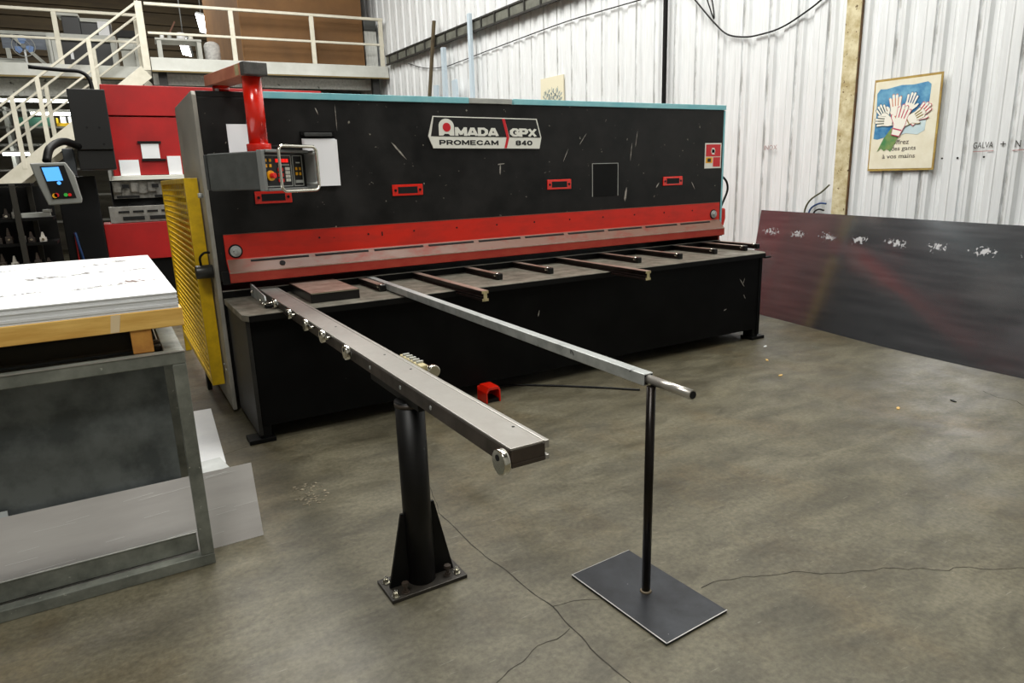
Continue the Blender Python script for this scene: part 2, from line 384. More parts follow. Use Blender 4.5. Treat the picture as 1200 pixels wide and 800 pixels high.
def wp(y, off, z):       # a point on the wall: world y, distance off the wall, height
    s = (y - 3.0) / math.cos(WA)
    return WO + Vector((-math.sin(WA), math.cos(WA), 0)) * s + Vector((-math.cos(WA), -math.sin(WA), 0)) * off + Vector((0, 0, z))
WT = Matrix.Translation(WO) @ rz(WA)   # wall frame to world

# pillar standing against the wall
pl = struct(MB().box(-0.03, 0.0, 1.40, 1.555, 0, 9.2, WT).build('trim_1', brick, bevel=0.004))
struct(MB().box(-0.026, 0.0, 1.390, 1.399, 0, 9.2, WT).build('trim_2', M('rusty_edge', (110, 78, 40), 0.8, 0, (70, 55, 36), 12)))

# cracks and marks in the concrete (children of the floor)
def ribbon(name, pts, wd, mat, parent, z=0.0008, jag=0.012, n=10):
    P = []
    for i in range(len(pts) - 1):
        a, b_ = Vector((*pts[i], 0)), Vector((*pts[i + 1], 0)); d = (b_ - a); nn = Vector((-d.y, d.x, 0)).normalized(); k = max(2, int(d.length / 0.03))
        for j in range(k):
            t = j / k; q = a + d * t
            P.append(q + nn * (mnoise.noise(Vector((q.x * 9, q.y * 9, 3))) * jag * 2 + mnoise.noise(Vector((q.x * 40, q.y * 40, 7))) * jag * 0.5))
    P.append(Vector((*pts[-1], 0)))
    bm = bmesh.new(); prev = None
    for i, q in enumerate(P):
        d = (P[min(i + 1, len(P) - 1)] - P[max(i - 1, 0)]).normalized(); nn = Vector((-d.y, d.x, 0))
        ww = wd * (0.45 + 0.8 * abs(mnoise.noise(Vector((q.x * 25, q.y * 25, 1)))))
        a, b_ = bm.verts.new(q + nn * ww / 2 + zz * z), bm.verts.new(q - nn * ww / 2 + zz * z)
        if prev: bm.faces.new((prev[0], prev[1], b_, a))
        prev = (a, b_)
    o = MB(); o.bm.free(); o.bm = bm
    return o.build(name, mat, parent)
ribbon('crack', [(1.16, 2.76), (1.165, 2.3), (1.195, 1.95), (1.21, 1.86), (1.19, 1.6), (1.2, 1.2)], 0.007, crackm, floor, jag=0.005)
ribbon('crack', [(1.27, 3.15), (1.16, 2.76)], 0.004, crackm, floor, jag=0.004)
ribbon('crack', [(1.19, 1.72), (1.05, 1.70), (0.85, 1.63), (0.7, 1.5)], 0.005, crackm, floor)
ribbon('crack', [(1.21, 1.86), (1.30, 1.85), (1.38, 1.80)], 0.004, crackm, floor)
ribbon('crack', [(1.75, 1.66), (1.95, 1.62), (2.15, 1.5), (2.41, 1.37), (2.89, 1.06), (3.2, 0.9)], 0.005, crackm, floor, jag=0.02)
ribbon('crack', [(5.05, 2.25), (4.97, 2.14), (4.99, 2.03), (4.90, 1.93), (4.95, 1.80)], 0.008, crackm, floor)
ribbon('crack', [(0.2, 4.05), (0.55, 4.20), (0.9, 4.18)], 0.006, crackm, floor)
# broken patch of concrete by the shear
b = MB()
for k in range(70):
    a = random.random() * 6.28; q = math.sqrt(random.random()); x = 0.69 + q * 0.085 * math.cos(a); yy = 3.33 + q * 0.15 * math.sin(a)
    sz = random.uniform(0.003, 0.010); b.ball((x, yy, 0.001), sz, 6, (1.3, 1, 0.4))
pt = b.build('broken_concrete', M('broken_concrete_grit', (70, 66, 54), 0.9, 0, (150, 140, 118), 60), floor); pt['kind'] = 'stuff'

# ------------------------------------------------------------------ the plate shear
mach = thing('plate_shear', 'long black plate shear with a red blade guard and light blue strip along its top', 'machine', (2.9, 4.9, 0))
MB().box(0.598, 5.28, 4.917, 6.0, 0.92, 2.095).box(0.598, 1.0, 4.917, 6.0, 2.095, 2.132).box(1.0, 5.28, 4.96, 6.0, 2.095, 2.125).build('upper_beam', black, mach, bevel=0.004)
sp = MB().prism([(0.57, 4.905, 0.02), (0.57, 6.02, 0.02), (0.57, 6.02, 2.1), (0.57, 5.98, 2.13), (0.57, 4.93, 2.13), (0.57, 4.905, 2.105)], (0.027, 0, 0)).build('side_plate', greyside, mach, bevel=0.004)
sp['label'] = 'grey end plate of the shear'
rsp = MB().box(5.281, 5.300, 4.933, 6.0, 0.02, 2.09).build('side_plate', M('dusty_red_side', (178, 66, 48), 0.5, 0, (140, 60, 46), 2), mach, bevel=0.003)
rsp['label'] = 'dusty red end plate of the shear'
MB().box(5.281, 5.303, 4.918, 4.932, 0.92, 2.09).build('edge_strip', blue, mach, bevel=0.002)
MB().box(5.3005, 5.306, 4.94, 5.05, 0.03, 2.05).build('yellow_strip', yellow, rsp)
MB().box(1.0, 2.52, 4.905, 4.958, 2.094, 2.137).box(2.92, 5.295, 4.905, 4.958, 2.094, 2.137).build('top_strip', blue, mach, bevel=0.003)
MB().box(2.522, 2.905, 4.907, 4.958, 2.096, 2.135).build('strip_joint_cover', lightgrey, mach, bevel=0.003)
# bed, table and base
MB().box(0.60, 5.28, 4.92, 6.0, 0.10, 0.846).build('bed', blackclean, mach, bevel=0.002)
MB().box(0.60, 5.28, 4.905, 4.919, 0.80, 0.85).build('lower_blade', blackclean, mach)
MB().box(0.60, 5.28, 4.900, 4.919, 0.8505, 0.856).build('blade_edge', steel, mach)
b = MB().prism([(0.60, 4.20, 0.767), (0.625, 4.15, 0.767), (5.045, 4.15, 0.767), (5.10, 4.20, 0.767), (5.28, 4.902, 0.767), (0.60, 4.902, 0.767)], (0, 0, 0.038))
tb = b.build('table_top', tabletop, mach, bevel=0.003)
MB().box(0.63, 5.045, 4.143, 4.149, 0.765, 0.801).build('table_fascia', blackclean, mach)
MB().box(5.06, 5.135, 4.155, 4.195, 0.752, 0.7665).build('end_bracket', blackclean, mach, bevel=0.004)
MB().box(0.64, 5.03, 4.20, 4.90, 0.10, 0.766).build('base_panel', blackbase, mach, bevel=0.004)
MB().box(0.615, 0.639, 4.195, 4.90, 0.045, 0.766).build('base_side_plate', M('dark_grey_paint', (34, 33, 31), 0.5, 0, (18, 17, 16), 5, (1, 1, 2)), mach, bevel=0.003)
MB().box(5.031, 5.07, 4.195, 4.90, 0.045, 0.766).build('base_side_plate', blackbase, mach, bevel=0.003)
for x0, x1 in ((0.553, 0.71), (4.97, 5.135)):
    MB().box(x0, x1, 4.183, 4.32, 0, 0.028).box(x0 + 0.07 if x0 < 1 else x0 + 0.02, x1 - 0.02 if x0 < 1 else x1 - 0.07, 4.205, 4.31, 0.028, 0.11).build('foot', blackclean, mach, bevel=0.003)
MB().box(0.545, 0.64, 5.9, 6.05, 0, 0.02).build('foot', blackclean, mach)
MB().box(5.23, 5.33, 5.9, 6.05, 0, 0.02).build('foot', blackclean, mach)
# red blade guard: upright face, sloping shelf and lip
gx0, gx1 = 0.649, 5.25
g = MB().prism([(gx0, 4.9165, 1.226), (gx0, 4.9, 1.226), (gx0, 4.9, 1.062), (gx0, 4.825, 0.978), (gx0, 4.825, 0.912), (gx0, 4.835, 0.912), (gx0, 4.838, 0.970), (gx0, 4.9165, 1.045)], (gx1 - gx0, 0, 0)).build('blade_guard', red, mach, bevel=0.003)
MB().prism([(gx0 + 0.004, 4.897, 1.0610), (gx0 + 0.004, 4.827, 0.9825), (gx0 + 0.004, 4.829, 0.9790), (gx0 + 0.004, 4.899, 1.0575)], (gx1 - gx0 - 0.008, 0, 0)).build('worn_shelf', redworn, g)
MB().bar((gx0, 4.826, 0.979), (gx1, 4.826, 0.979), 0.009, 0.008).build('worn_lit_edge', worngrey, g)  # pale worn edge, doubling as the painted highlight along the lip
MB().box(gx0, gx1, 4.8985, 4.910, 1.2262, 1.2285).build('worn_lit_edge', redworn, g)  # line put in for the highlight on the guard's top edge
MB().box(gx0 + 0.002, gx1 - 0.002, 4.8235, 4.8249, 0.914, 0.974).build('worn_lip', M('dusty_red_lip', (160, 56, 38), 0.55, 0, (150, 34, 18), 6, (1, 2, 2)), g)
x = 0.80
while x < 5.1:
    ln = 0.39
    MB().bar((x, 4.8825, 1.0455), (min(x + ln, 5.2), 4.8825, 1.0455), 0.016, 0.004, (0, -0.75, 0.66)).build('guard_slot', void, g)
    x += 0.435
for x in (0.713, 5.165): MB().cyl((x, 4.90, 1.115), (x, 4.897, 1.115), 0.046, 24).build('bolt_recess', void, g); MB().cyl((x, 4.897, 1.115), (x, 4.885, 1.115), 0.036, 24).cyl((x, 4.886, 1.115), (x, 4.870, 1.115), 0.02, 6, smooth=False).build('guard_bolt', galv, g, bevel=0.002)
for k in range(11): MB().cyl((1.28 + k * 0.36, 4.9, 1.165), (1.28 + k * 0.36, 4.896, 1.165), 0.007, 8).build('rivet', void, g)
MB().box(1.742, 1.750, 4.896, 4.9, 1.145, 1.175).build('small_slot', void, g)
b = MB()
b.cyl((1.0, 4.857, 1.014), (1.0, 4.853, 1.018), 0.020, 12)
b.build('keyhole', void, g)
# dark block standing for the shade in the gap behind the guard lip
MB().box(0.61, 5.27, 4.87, 4.915, 0.90, 0.985).build('guard_gap_shade', void, mach)
MB().prism([(5.307, 4.93, 0.985), (5.35, 4.93, 0.985), (5.375, 4.93, 1.06), (5.37, 4.93, 1.16), (5.307, 4.93, 1.17)], (0, 0.09, 0)).build('red_end_box', red, mach, bevel=0.012)
MB().tube(smoothpts([(5.30, 5.0, 1.45), (5.37, 5.0, 1.47), (5.44, 5.0, 1.42), (5.46, 5.0, 1.34), (5.42, 5.0, 1.25), (5.36, 4.99, 1.17)]), 0.011).build('hose', rubber, mach)
# knob and bolt on the end plate
kn = MB().cyl((0.569, 5.0, 0.985), (0.462, 5.0, 0.985), 0.046, 28).build('side_knob', M('dark_grey_metal', (60, 60, 58), 0.35, 0.5), mach, bevel=0.006)
MB().tube(smoothpts([(0.50, 5.0, 1.03), (0.50, 5.0, 1.08), (0.53, 5.0, 1.11), (0.565, 5.0, 1.11)]), 0.008).build('hook', blackclean, kn)
MB().cyl((0.569, 5.0, 1.485), (0.54, 5.0, 1.485), 0.016, 12).build('side_bolt', galv, mach)
for (yy, z_) in ((5.05, 0.32), (4.97, 0.30)): MB().cyl((0.569, yy, z_), (0.562, yy, z_), 0.010, 10).build('side_bolt', galv, mach)
# red inspection frames
for (x, z_) in ((1.0, 1.457), (1.976, 1.468), (3.346, 1.463), (4.632, 1.451)):
    f = MB().box(x - 0.122, x + 0.122, 4.908, 4.9165, z_ - 0.041, z_ + 0.041).build('sight_frame', redpipe, mach, bevel=0.004)
    MB().box(x - 0.078, x + 0.078, 4.9065, 4.9078, z_ - 0.024, z_ + 0.024).build('sight_slot', void, f)
    for s_ in (-1, 1): MB().cyl((x + s_ * 0.098, 4.908, z_), (x + s_ * 0.098, 4.903, z_), 0.010, 10).build('screw', rubber, f)
hd = MB().box(3.70, 3.975, 4.912, 4.9165, 1.345, 1.622).build('hatch_door', blackclean, mach, bevel=0.002)
MB().box(3.694, 3.699, 4.911, 4.9165, 1.345, 1.626).box(3.976, 3.981, 4.911, 4.9165, 1.345, 1.626).box(3.694, 3.981, 4.911, 4.9165, 1.623, 1.628).build('hatch_rim', lightgrey, hd)
# scratches and chips in the black paint
for (x, z_, a, ln, wd) in ((1.93, 1.75, -0.85, 0.17, 0.012), (4.13, 1.72, 1.45, 0.16, 0.007), (4.19, 1.83, 1.4, 0.14, 0.006), (3.6, 1.83, 0.9, 0.12, 0.006), (3.42, 1.70, 1.1, 0.12, 0.004),
                           (2.78, 1.60, 1.5, 0.09, 0.012), (2.79, 1.64, 0.1, 0.07, 0.010), (4.07, 1.35, 1.4, 0.13, 0.022), (1.48, 1.98, 1.57, 0.18, 0.004), (4.9, 1.4, -1.0, 0.09, 0.006), (4.45, 1.42, 0.9, 0.06, 0.012), (1.35, 2.02, -1.2, 0.05, 0.006)):
    c, s_ = math.cos(a), math.sin(a)
    P = [Vector((x + c * t * ln / 2 - s_ * q * wd / 2, 4.9166, z_ + s_ * t * ln / 2 + c * q * wd / 2)) for t, q in ((-1, -0.3), (-0.4, -1), (0.5, -0.8), (1, 0), (0.4, 0.9), (-0.6, 1))]
    MB().prism(P, (0, -0.0006, 0)).build('paint_scratch', M('bare_scratch', (176, 172, 162), 0.6, 0, (110, 106, 98), 30), mach)
for (x, z_, a, ln, wd) in ((4.82, 0.55, -0.9, 0.10, 0.008), (4.84, 0.56, 1.2, 0.07, 0.006), (4.86, 0.42, -1.0, 0.05, 0.008), (4.62, 0.33, 0.3, 0.04, 0.008), (2.66, 0.55, 1.3, 0.05, 0.008)):
    c, s_ = math.cos(a), math.sin(a)
    P = [Vector((x + c * t * ln / 2 - s_ * q * wd / 2, 4.1995, z_ + s_ * t * ln / 2 + c * q * wd / 2)) for t, q in ((-1, -0.3), (-0.4, -1), (0.5, -0.8), (1, 0), (0.4, 0.9), (-0.6, 1))]
    MB().prism(P, (0, -0.0006, 0)).build('paint_scratch', MATS['bare_scratch'], mach)

# name plate
Y0 = 4.916
def npx(u, v):   # plate coordinates measured on the plate: u 0..1110, v 0 top..315 bottom
    return (2.171 + u * 0.000897, 1.997 - v * 0.000722 - u * 0.0000105)
def plpoly(pts, d0, d1): return [(npx(*p)[0], Y0 - d0, npx(*p)[1]) for p in pts], (0, -(d1 - d0), 0)
npl = MB().prism(*plpoly([(45, -4), (1070, -4), (1116, 198), (1094, 319), (36, 319), (-5, 198)], 0, 0.010)).build('name_plate', letterw, mach, bevel=0.001)
MB().prism(*plpoly([(52, 6), (712, 6), (756, 198), (18, 198)], 0.010, 0.0115)).build('black_field', letterb, npl)
MB().prism(*plpoly([(735, 6), (1060, 6), (1104, 198), (780, 198)], 0.010, 0.0115)).build('black_field', letterb, npl)
MB().prism(*plpoly([(706, 6), (734, 6), (774, 200), (745, 315), (722, 315), (748, 200)], 0.0115, 0.0135)).build('red_chevron', stickred, npl)
arch = [(92, 190)] + [(163 + 71 * math.cos(t), 95 - 75 * math.sin(t)) for t in [math.pi - k * math.pi / 14 for k in range(15)]] + [(234, 190), (196, 190), (180, 172), (146, 172), (130, 190)]
MB().prism(*plpoly(arch, 0.0115, 0.013)).build('letter_arch', letterw, npl)
MB().prism(*plpoly([(165 + 37 * math.cos(t), 106 - 45 * math.sin(t)) for t in [k * math.pi / 12 for k in range(24)]], 0.013, 0.0145)).build('red_dot', stickred, npl)
STROKES = {   # heavy block letters on a unit-high grid: polylines of the stroke centre lines, then the letter width
 'M': ([[(.12, .0), (.12, 1)], [(.98, 0), (.98, 1)], [(.15, .93), (.55, .22), (.95, .93)]], 1.10),
 'A': ([[(.10, 0), (.48, 1), (.56, 1), (.94, 0)], [(.26, .26), (.78, .26)]], 1.04),
 'D': ([[(.12, 0), (.12, 1)], [(.12, .11), (.58, .11), (.82, .32), (.82, .68), (.58, .89), (.12, .89)]], .94),
 'G': ([[(.88, .72), (.66, .89), (.36, .89), (.12, .66), (.12, .34), (.36, .11), (.66, .11), (.88, .20)], [(.87, .10), (.87, .47), (.55, .47)]], .99),
 'P': ([[(.12, 0), (.12, 1)], [(.12, .89), (.64, .89), (.78, .76), (.78, .56), (.64, .43), (.12, .43)]], .90),
 'X': ([[(.10, 0), (.86, 1)], [(.10, 1), (.86, 0)]], .96),
 'R': ([[(.12, 0), (.12, 1)], [(.12, .89), (.64, .89), (.78, .76), (.78, .58), (.64, .46), (.12, .46)], [(.52, .46), (.84, 0)]], .94),
 'O': ([[(.36, .11), (.70, .11), (.94, .34), (.94, .66), (.70, .89), (.36, .89), (.12, .66), (.12, .34), (.36, .11)]], 1.06),
 'E': ([[(.12, 0), (.12, 1)], [(.12, .89), (.80, .89)], [(.12, .5), (.74, .5)], [(.12, .11), (.80, .11)]], .86),
 'C': ([[(.88, .70), (.66, .89), (.36, .89), (.12, .66), (.12, .34), (.36, .11), (.66, .11), (.88, .30)]], .96),
 '8': ([[(.28, .52), (.14, .66), (.14, .78), (.30, .89), (.66, .89), (.82, .78), (.82, .66), (.68, .52), (.28, .52), (.12, .40), (.12, .24), (.30, .11), (.66, .11), (.84, .24), (.84, .40), (.68, .52)]], .96),
 '4': ([[(.66, 0), (.66, 1), (.12, .30), (.88, .30)]], .96),
 '0': ([[(.32, .11), (.64, .11), (.84, .34), (.84, .66), (.64, .89), (.32, .89), (.12, .66), (.12, .34), (.32, .11)]], .96)}
def ptext(name, s_, u0, u1, v0, v1, mt, d=0.0115, t=0.23, gap=0.06):
    tot = sum(STROKES[c][1] for c in s_) + gap * (len(s_) - 1); ku = (u1 - u0) / tot; kv = v1 - v0; x = 0.0
    for c in s_:
        b = MB(); n = 0
        for pl_ in STROKES[c][0]:
            for a, e in zip(pl_[:-1], pl_[1:]):
                ax, ay, ex, ey = (x + a[0]) * ku, a[1] * kv, (x + e[0]) * ku, e[1] * kv
                dx, dy = ex - ax, ey - ay; q = math.hypot(dx, dy); dx, dy = dx / q, dy / q
                hw = t * kv / 2 * (1.0 + 0.35 * abs(dy)); cap = 0.0 if (a[1] in (0, 1) or e[1] in (0, 1)) else hw * 0.35
                c0 = 0.0 if a[1] in (0, .0, 1) else hw * 0.35; c1 = 0.0 if e[1] in (0, 1) else hw * 0.35
                ax -= dx * c0; ay -= dy * c0; ex += dx * c1; ey += dy * c1
                Q = [(ax - dy * hw, ay + dx * hw), (ex - dy * hw, ey + dx * hw), (ex + dy * hw, ey - dx * hw), (ax + dy * hw, ay - dx * hw)]
                Q = [(u0 + px_, v1 - min(max(py_, 0.0), kv)) for px_, py_ in Q]
                b.prism(*plpoly(Q, d, d + 0.0008 + 0.00012 * n)); n += 1
        b.build('letter', mt, npl)
        x += STROKES[c][1] + gap
ptext('letter', 'MADA', 246, 664, 103, 190, letterw, t=0.27)
ptext('letter', 'GPX', 788, 1062, 103, 192, letterw, t=0.27)
ptext('letter', 'PROMECAM', 92, 664, 234, 284, letterb, 0.010, gap=0.10)
ptext('letter', '840', 842, 1015, 232, 284, letterb, 0.010, gap=0.14)
# warning sticker
st = MB().box(5.04, 5.258, 4.914, 4.9165, 1.555, 1.79).build('warning_sticker', letterw, mach)
MB().box(5.052, 5.246, 4.9128, 4.9138, 1.665, 1.778).build('red_field', stickred, st)
MB().box(5.15, 5.246, 4.9128, 4.9138, 1.570, 1.658).build('red_field', stickred, st)
MB().box(5.052, 5.142, 4.9128, 4.9138, 1.605, 1.658).build('yellow_field', yel, st)
MB().box(5.075, 5.12, 4.9120, 4.9126, 1.615, 1.648).build('symbol', letterb, st)
MB().box(5.13, 5.165, 4.9120, 4.9126, 1.685, 1.745).box(5.122, 5.173, 4.9120, 4.9126, 1.70, 1.73).build('symbol', letterw, st)

# sheet support arms on the table
def arm(x, yend, longarm):
    zt = 0.85; zb = 0.8055
    a = MB()
    a.box(x - 0.024, x + 0.024, yend, 4.90, zt - 0.014, zt - 0.002).box(x - 0.010, x + 0.010, yend, 4.90, zb + 0.008, zt - 0.014).box(x - 0.022, x + 0.022, yend, 4.90, zb, zb + 0.008)
    if longarm: a.box(x - 0.010, x + 0.010, yend, 4.14, 0.798, zb).box(x - 0.023, x + 0.023, yend, 4.14, 0.783, 0.798)
    o = a.build('support_arm', armdark, mach, bevel=0.002)
    MB().box(x - 0.0235, x + 0.0235, yend, 4.90, zt - 0.0019, zt + 0.0005).build('arm_top', armred, o)
    if longarm:
        MB().box(x - 0.023, x + 0.023, yend - 0.004, yend - 0.0005, 0.833, 0.849).box(x - 0.012, x + 0.012, yend - 0.004, yend - 0.0005, 0.800, 0.833).box(x - 0.022, x + 0.022, yend - 0.004, yend - 0.0005, 0.784, 0.800).build('cut_end', cream, o)
    else:
        MB().box(x - 0.022, x + 0.022, yend - 0.030, yend - 0.001, zb, zt + 0.003).build('end_stop', M('end_stop_black', (18, 18, 17), 0.3, 0.3), o, bevel=0.007, seg=3)
        MB().cyl((x - 0.024, yend + 0.018, zt - 0.009), (x + 0.024, yend + 0.018, zt - 0.009), 0.0125, 14).build('roller', chrome, o)
for x, ye, lg in ((1.560, 4.47, 0), (1.985, 3.76, 1), (2.43, 4.38, 0), (2.88, 4.38, 0), (3.31, 3.74, 1), (3.775, 4.40, 0), (4.20, 4.36, 0), (4.66, 4.40, 0), (5.07, 4.39, 0), (5.215, 4.37, 0)):
    arm(x if x < 5.2 else 5.16, ye, lg) if x < 5.0 else None
arm(5.04, 4.39, 0)
arm(5.235, 4.42, 0)
MB().box(1.035, 1.350, 4.30, 4.90, 0.8055, 0.866).build('raised_block', M('block_black_steel', (24, 22, 22), 0.35, 0.3), mach, bevel=0.004)
MB().box(1.038, 1.347, 4.303, 4.898, 0.8665, 0.8685).build('block_top', armred, mach)
MB().box(1.038, 1.347, 4.2965, 4.3025, 0.862, 0.8692).build('block_edge', chrome, mach)

# control pendant hanging on its swivel arm
PC = Vector((0.868, 4.52, 0)); PT = Matrix.Translation(PC) @ rz(R(32))
cp = MB().box(-0.175, 0.205, -0.16, 0.27, 1.513, 1.735, PT).build('control_pendant', pendantgrey, mach, bevel=0.012, seg=3)
MB().box(-0.178, -0.150, -0.20, -0.161, 1.505, 1.74, PT).box(0.195, 0.215, -0.25, -0.161, 1.505, 1.74, PT).box(-0.15, 0.195, -0.21, -0.161, 1.725, 1.742, PT).box(-0.15, 0.195, -0.21, -0.161, 1.503, 1.52, PT).build('front_bezel', greypl, cp, bevel=0.004)
MB().box(-0.177, 0.208, 0.272, 0.295, 1.518, 1.73, PT).build('rear_cover', darkpl, cp, bevel=0.006)
fp = MB().box(-0.148, 0.193, -0.172, -0.1605, 1.522, 1.722, PT).build('front_panel', letterb, cp)
def rim(x0, x1, z0, z1, t=0.005):
    MB().box(x0, x1, -0.176, -0.1725, z1 - t, z1, PT).box(x0, x1, -0.176, -0.1725, z0, z0 + t, PT).box(x0, x0 + t, -0.176, -0.1725, z0, z1, PT).box(x1 - t, x1, -0.176, -0.1725, z0, z1, PT).build('panel_rim', lightgrey, cp)
rim(-0.146, 0.075, 1.528, 1.712); rim(0.087, 0.168, 1.528, 1.712)
def key(name, x, z_, w_, h_, mt): MB().box(x - w_ / 2, x + w_ / 2, -0.180, -0.1725, z_ - h_ / 2, z_ + h_ / 2, PT).build(name, mt, cp, bevel=0.001)
for k in range(4): key('display_digit', -0.04 + k * 0.026, 1.680, 0.018, 0.020, redled)
key('display_bar', 0.012, 1.655, 0.085, 0.008, lightgrey)
for k in range(3): key('red_key', -0.018, 1.628 - k * 0.032, 0.040, 0.020, redbtn)
for k in range(4):
    for j in range(2): key('white_key', 0.030 + j * 0.018, 1.632 - k * 0.022, 0.015, 0.018, letterw)
for k in range(2):
    for j in range(2):
        key('yellow_key', 0.112 + j * 0.030, 1.632 - k * 0.030, 0.013, 0.018, yel)
        key('yellow_key', -0.128 + j * 0.034, 1.682 - k * 0.032, 0.014, 0.018, yel)
key('white_bar', 0.128, 1.668, 0.030, 0.007, letterw)
key('grey_badge', 0.130, 1.555, 0.062, 0.018, lightgrey)
es = MB().cyl(PT @ Vector((-0.102, -0.1725, 1.593)), PT @ Vector((-0.102, -0.185, 1.593)), 0.030, 22).build('stop_ring', yel, cp)
MB().cyl(PT @ Vector((-0.102, -0.185, 1.593)), PT @ Vector((-0.102, -0.215, 1.593)), 0.016, 16).build('stop_button', redbtn, cp, bevel=0.003)
# tubular handle loop
hp = []
def corner(cx, cz, a0):
    for k in range(6):
        t = R(a0 + k * 18); hp.append(PT @ Vector((cx + 0.035 * math.cos(t), -0.27, cz + 0.035 * math.sin(t))))
corner(0.165, 1.725, 0); corner(-0.075, 1.725, 90); corner(-0.075, 1.535, 180); corner(0.165, 1.535, 270)
MB().tube(hp, 0.0095, 10, closed=True).build('handle_loop', chrome, cp)
for (x, z_) in ((0.20, 1.72), (0.20, 1.54)): MB().cyl(PT @ Vector((x, -0.27, z_)), PT @ Vector((x, -0.16, z_)), 0.008, 8).build('handle_bracket', galv, cp)
MB().box(-0.03, 0.20, -0.26, -0.14, 1.765, 1.770, PT).build('sun_visor', darkpl, cp)
MB().cyl((0.868, 4.52, 1.76), (0.868, 4.52, 2.19), 0.056, 32).build('hanging_tube', redpipe, cp)
MB().cyl((0.868, 4.52, 1.735), (0.868, 4.52, 1.785), 0.072, 32).build('swivel_collar', redpipe, cp, bevel=0.003)
A = Matrix.Translation((0.868, 4.48, 0)) @ rz(R(12))
MB().box(-0.070, 0.070, 0.0, 0.60, 2.17, 2.24, A).build('swing_arm', orange, cp, bevel=0.005)
MB().box(-0.072, 0.072, -0.06, 0.0, 2.168, 2.242, A).build('arm_end_cap', greycap, cp, bevel=0.006)
MB().box(-0.0715, -0.0703, 0.02, 0.075, 2.175, 2.236, A).build('arm_label', cream, cp)
MB().cyl((0.765, 5.00, 2.1325), (0.765, 5.00, 2.17), 0.052, 28).build('pivot', redpipe, cp)
MB().cyl((0.73, 4.945, 2.132), (0.73, 4.945, 2.148), 0.012, 12).build('pivot_bolt', galv, cp)

# papers on the shear
tag(MB().box(0.755, 0.93, 4.911, 4.9155, 1.74, 1.93).build('paper_sheet', paper, org=(0.84, 4.9, 1.75)), 'white notice taped on the black shear behind the red hanging tube', 'paper')
dp = thing('document_pocket', 'black document pocket on the shear face, stuffed with white papers right of the pendant', 'document holder', (1.34, 4.915, 1.52))
MB().box(1.22, 1.45, 4.885, 4.9155, 1.86, 1.885).box(1.22, 1.455, 4.905, 4.9155, 1.53, 1.86).build('backing', blackclean, dp)
MB().box(1.24, 1.43, 4.875, 4.8845, 1.852, 1.875).build('clip_bar', darkpl, dp, bevel=0.003)
for k in range(3): tag(MB().box(1.225 + k * 0.006, 1.452 + k * 0.006, 4.898 - k * 0.005, 4.901 - k * 0.005, 1.525 - k * 0.003, 1.838 - k * 0.004).build('paper_sheet', paper, org=(1.34, 4.9, 1.52)),
                       ['white sheet of paper nearest the black backing of the document pocket', 'white sheet of paper, middle one in the document pocket', 'white sheet of paper in front of the others in the document pocket'][k], 'paper', 'papers in the document pocket')

# ------------------------------------------------------------------ squaring arm with its post
sq = thing('squaring_arm', 'long bright steel squaring arm reaching out from the shear on a black bolted post', 'machine arm', (0.89, 2.28, 0))
bm_ = MB().box(0.832, 0.938, 1.463, 4.14, 0.792, 0.8055).box(0.832, 0.938, 1.463, 4.90, 0.8056, 0.843).build('beam', steeldark, sq, bevel=0.002)
MB().box(0.829, 0.932, 1.463, 4.90, 0.8435, 0.850).build('top_plate', steel, bm_, bevel=0.001)
MB().box(0.936, 0.951, 1.463, 4.90, 0.826, 0.849).box(0.9385, 0.951, 1.463, 4.14, 0.793, 0.806).build('edge_strip', steel, bm_, bevel=0.002)
MB().box(0.8265, 0.8315, 1.470, 4.90, 0.806, 0.842).box(0.8265, 0.8315, 1.470, 4.14, 0.794, 0.806).build('side_strip', steeldark, bm_)
for (x, yy) in ((0.918, 1.60), (0.91, 2.35), (0.905, 2.62), (0.9, 3.3)): MB().cyl((x, yy, 0.850), (x, yy, 0.8508), 0.005, 10).build('screw_hole', void, bm_)
for yy in (1.98, 2.25, 2.58): MB().cyl((0.8264, yy, 0.818), (0.8245, yy, 0.818), 0.008, 10).build('side_screw', galv, bm_)
MB().box(0.838, 0.93, 2.12, 2.62, 0.758, 0.7915).build('saddle_plate', blackclean, sq, bevel=0.003)
co = MB().cyl((0.868, 2.28, 0.015), (0.868, 2.28, 0.7575), 0.055, 36).build('post', M('post_black_paint', (5, 5, 5), 0.45, 0, (12, 11, 10), 9, spec=0.3), sq)
MB().cyl((0.868, 2.28, 0.735), (0.868, 2.28, 0.75), 0.0565, 36).build('post_collar', steeldark, co)
MB().prism([(0.735, 2.275, 0.016), (0.815, 2.275, 0.016), (0.815, 2.275, 0.31), (0.800, 2.275, 0.31)], (0, 0.012, 0)).build('gusset', blackclean, sq)
MB().prism([(0.921, 2.275, 0.016), (1.005, 2.275, 0.016), (0.938, 2.275, 0.33), (0.921, 2.275, 0.33)], (0, 0.012, 0)).build('gusset', blackclean, sq)
BT = Matrix.Translation((0.871, 2.28, 0)) @ rz(R(1.0))
MB().box(-0.158, 0.158, -0.082, 0.082, 0, 0.015, BT).build('base_plate', M('base_plate_steel', (62, 58, 52), 0.45, 0.4, (44, 41, 37), 12), sq, bevel=0.002)
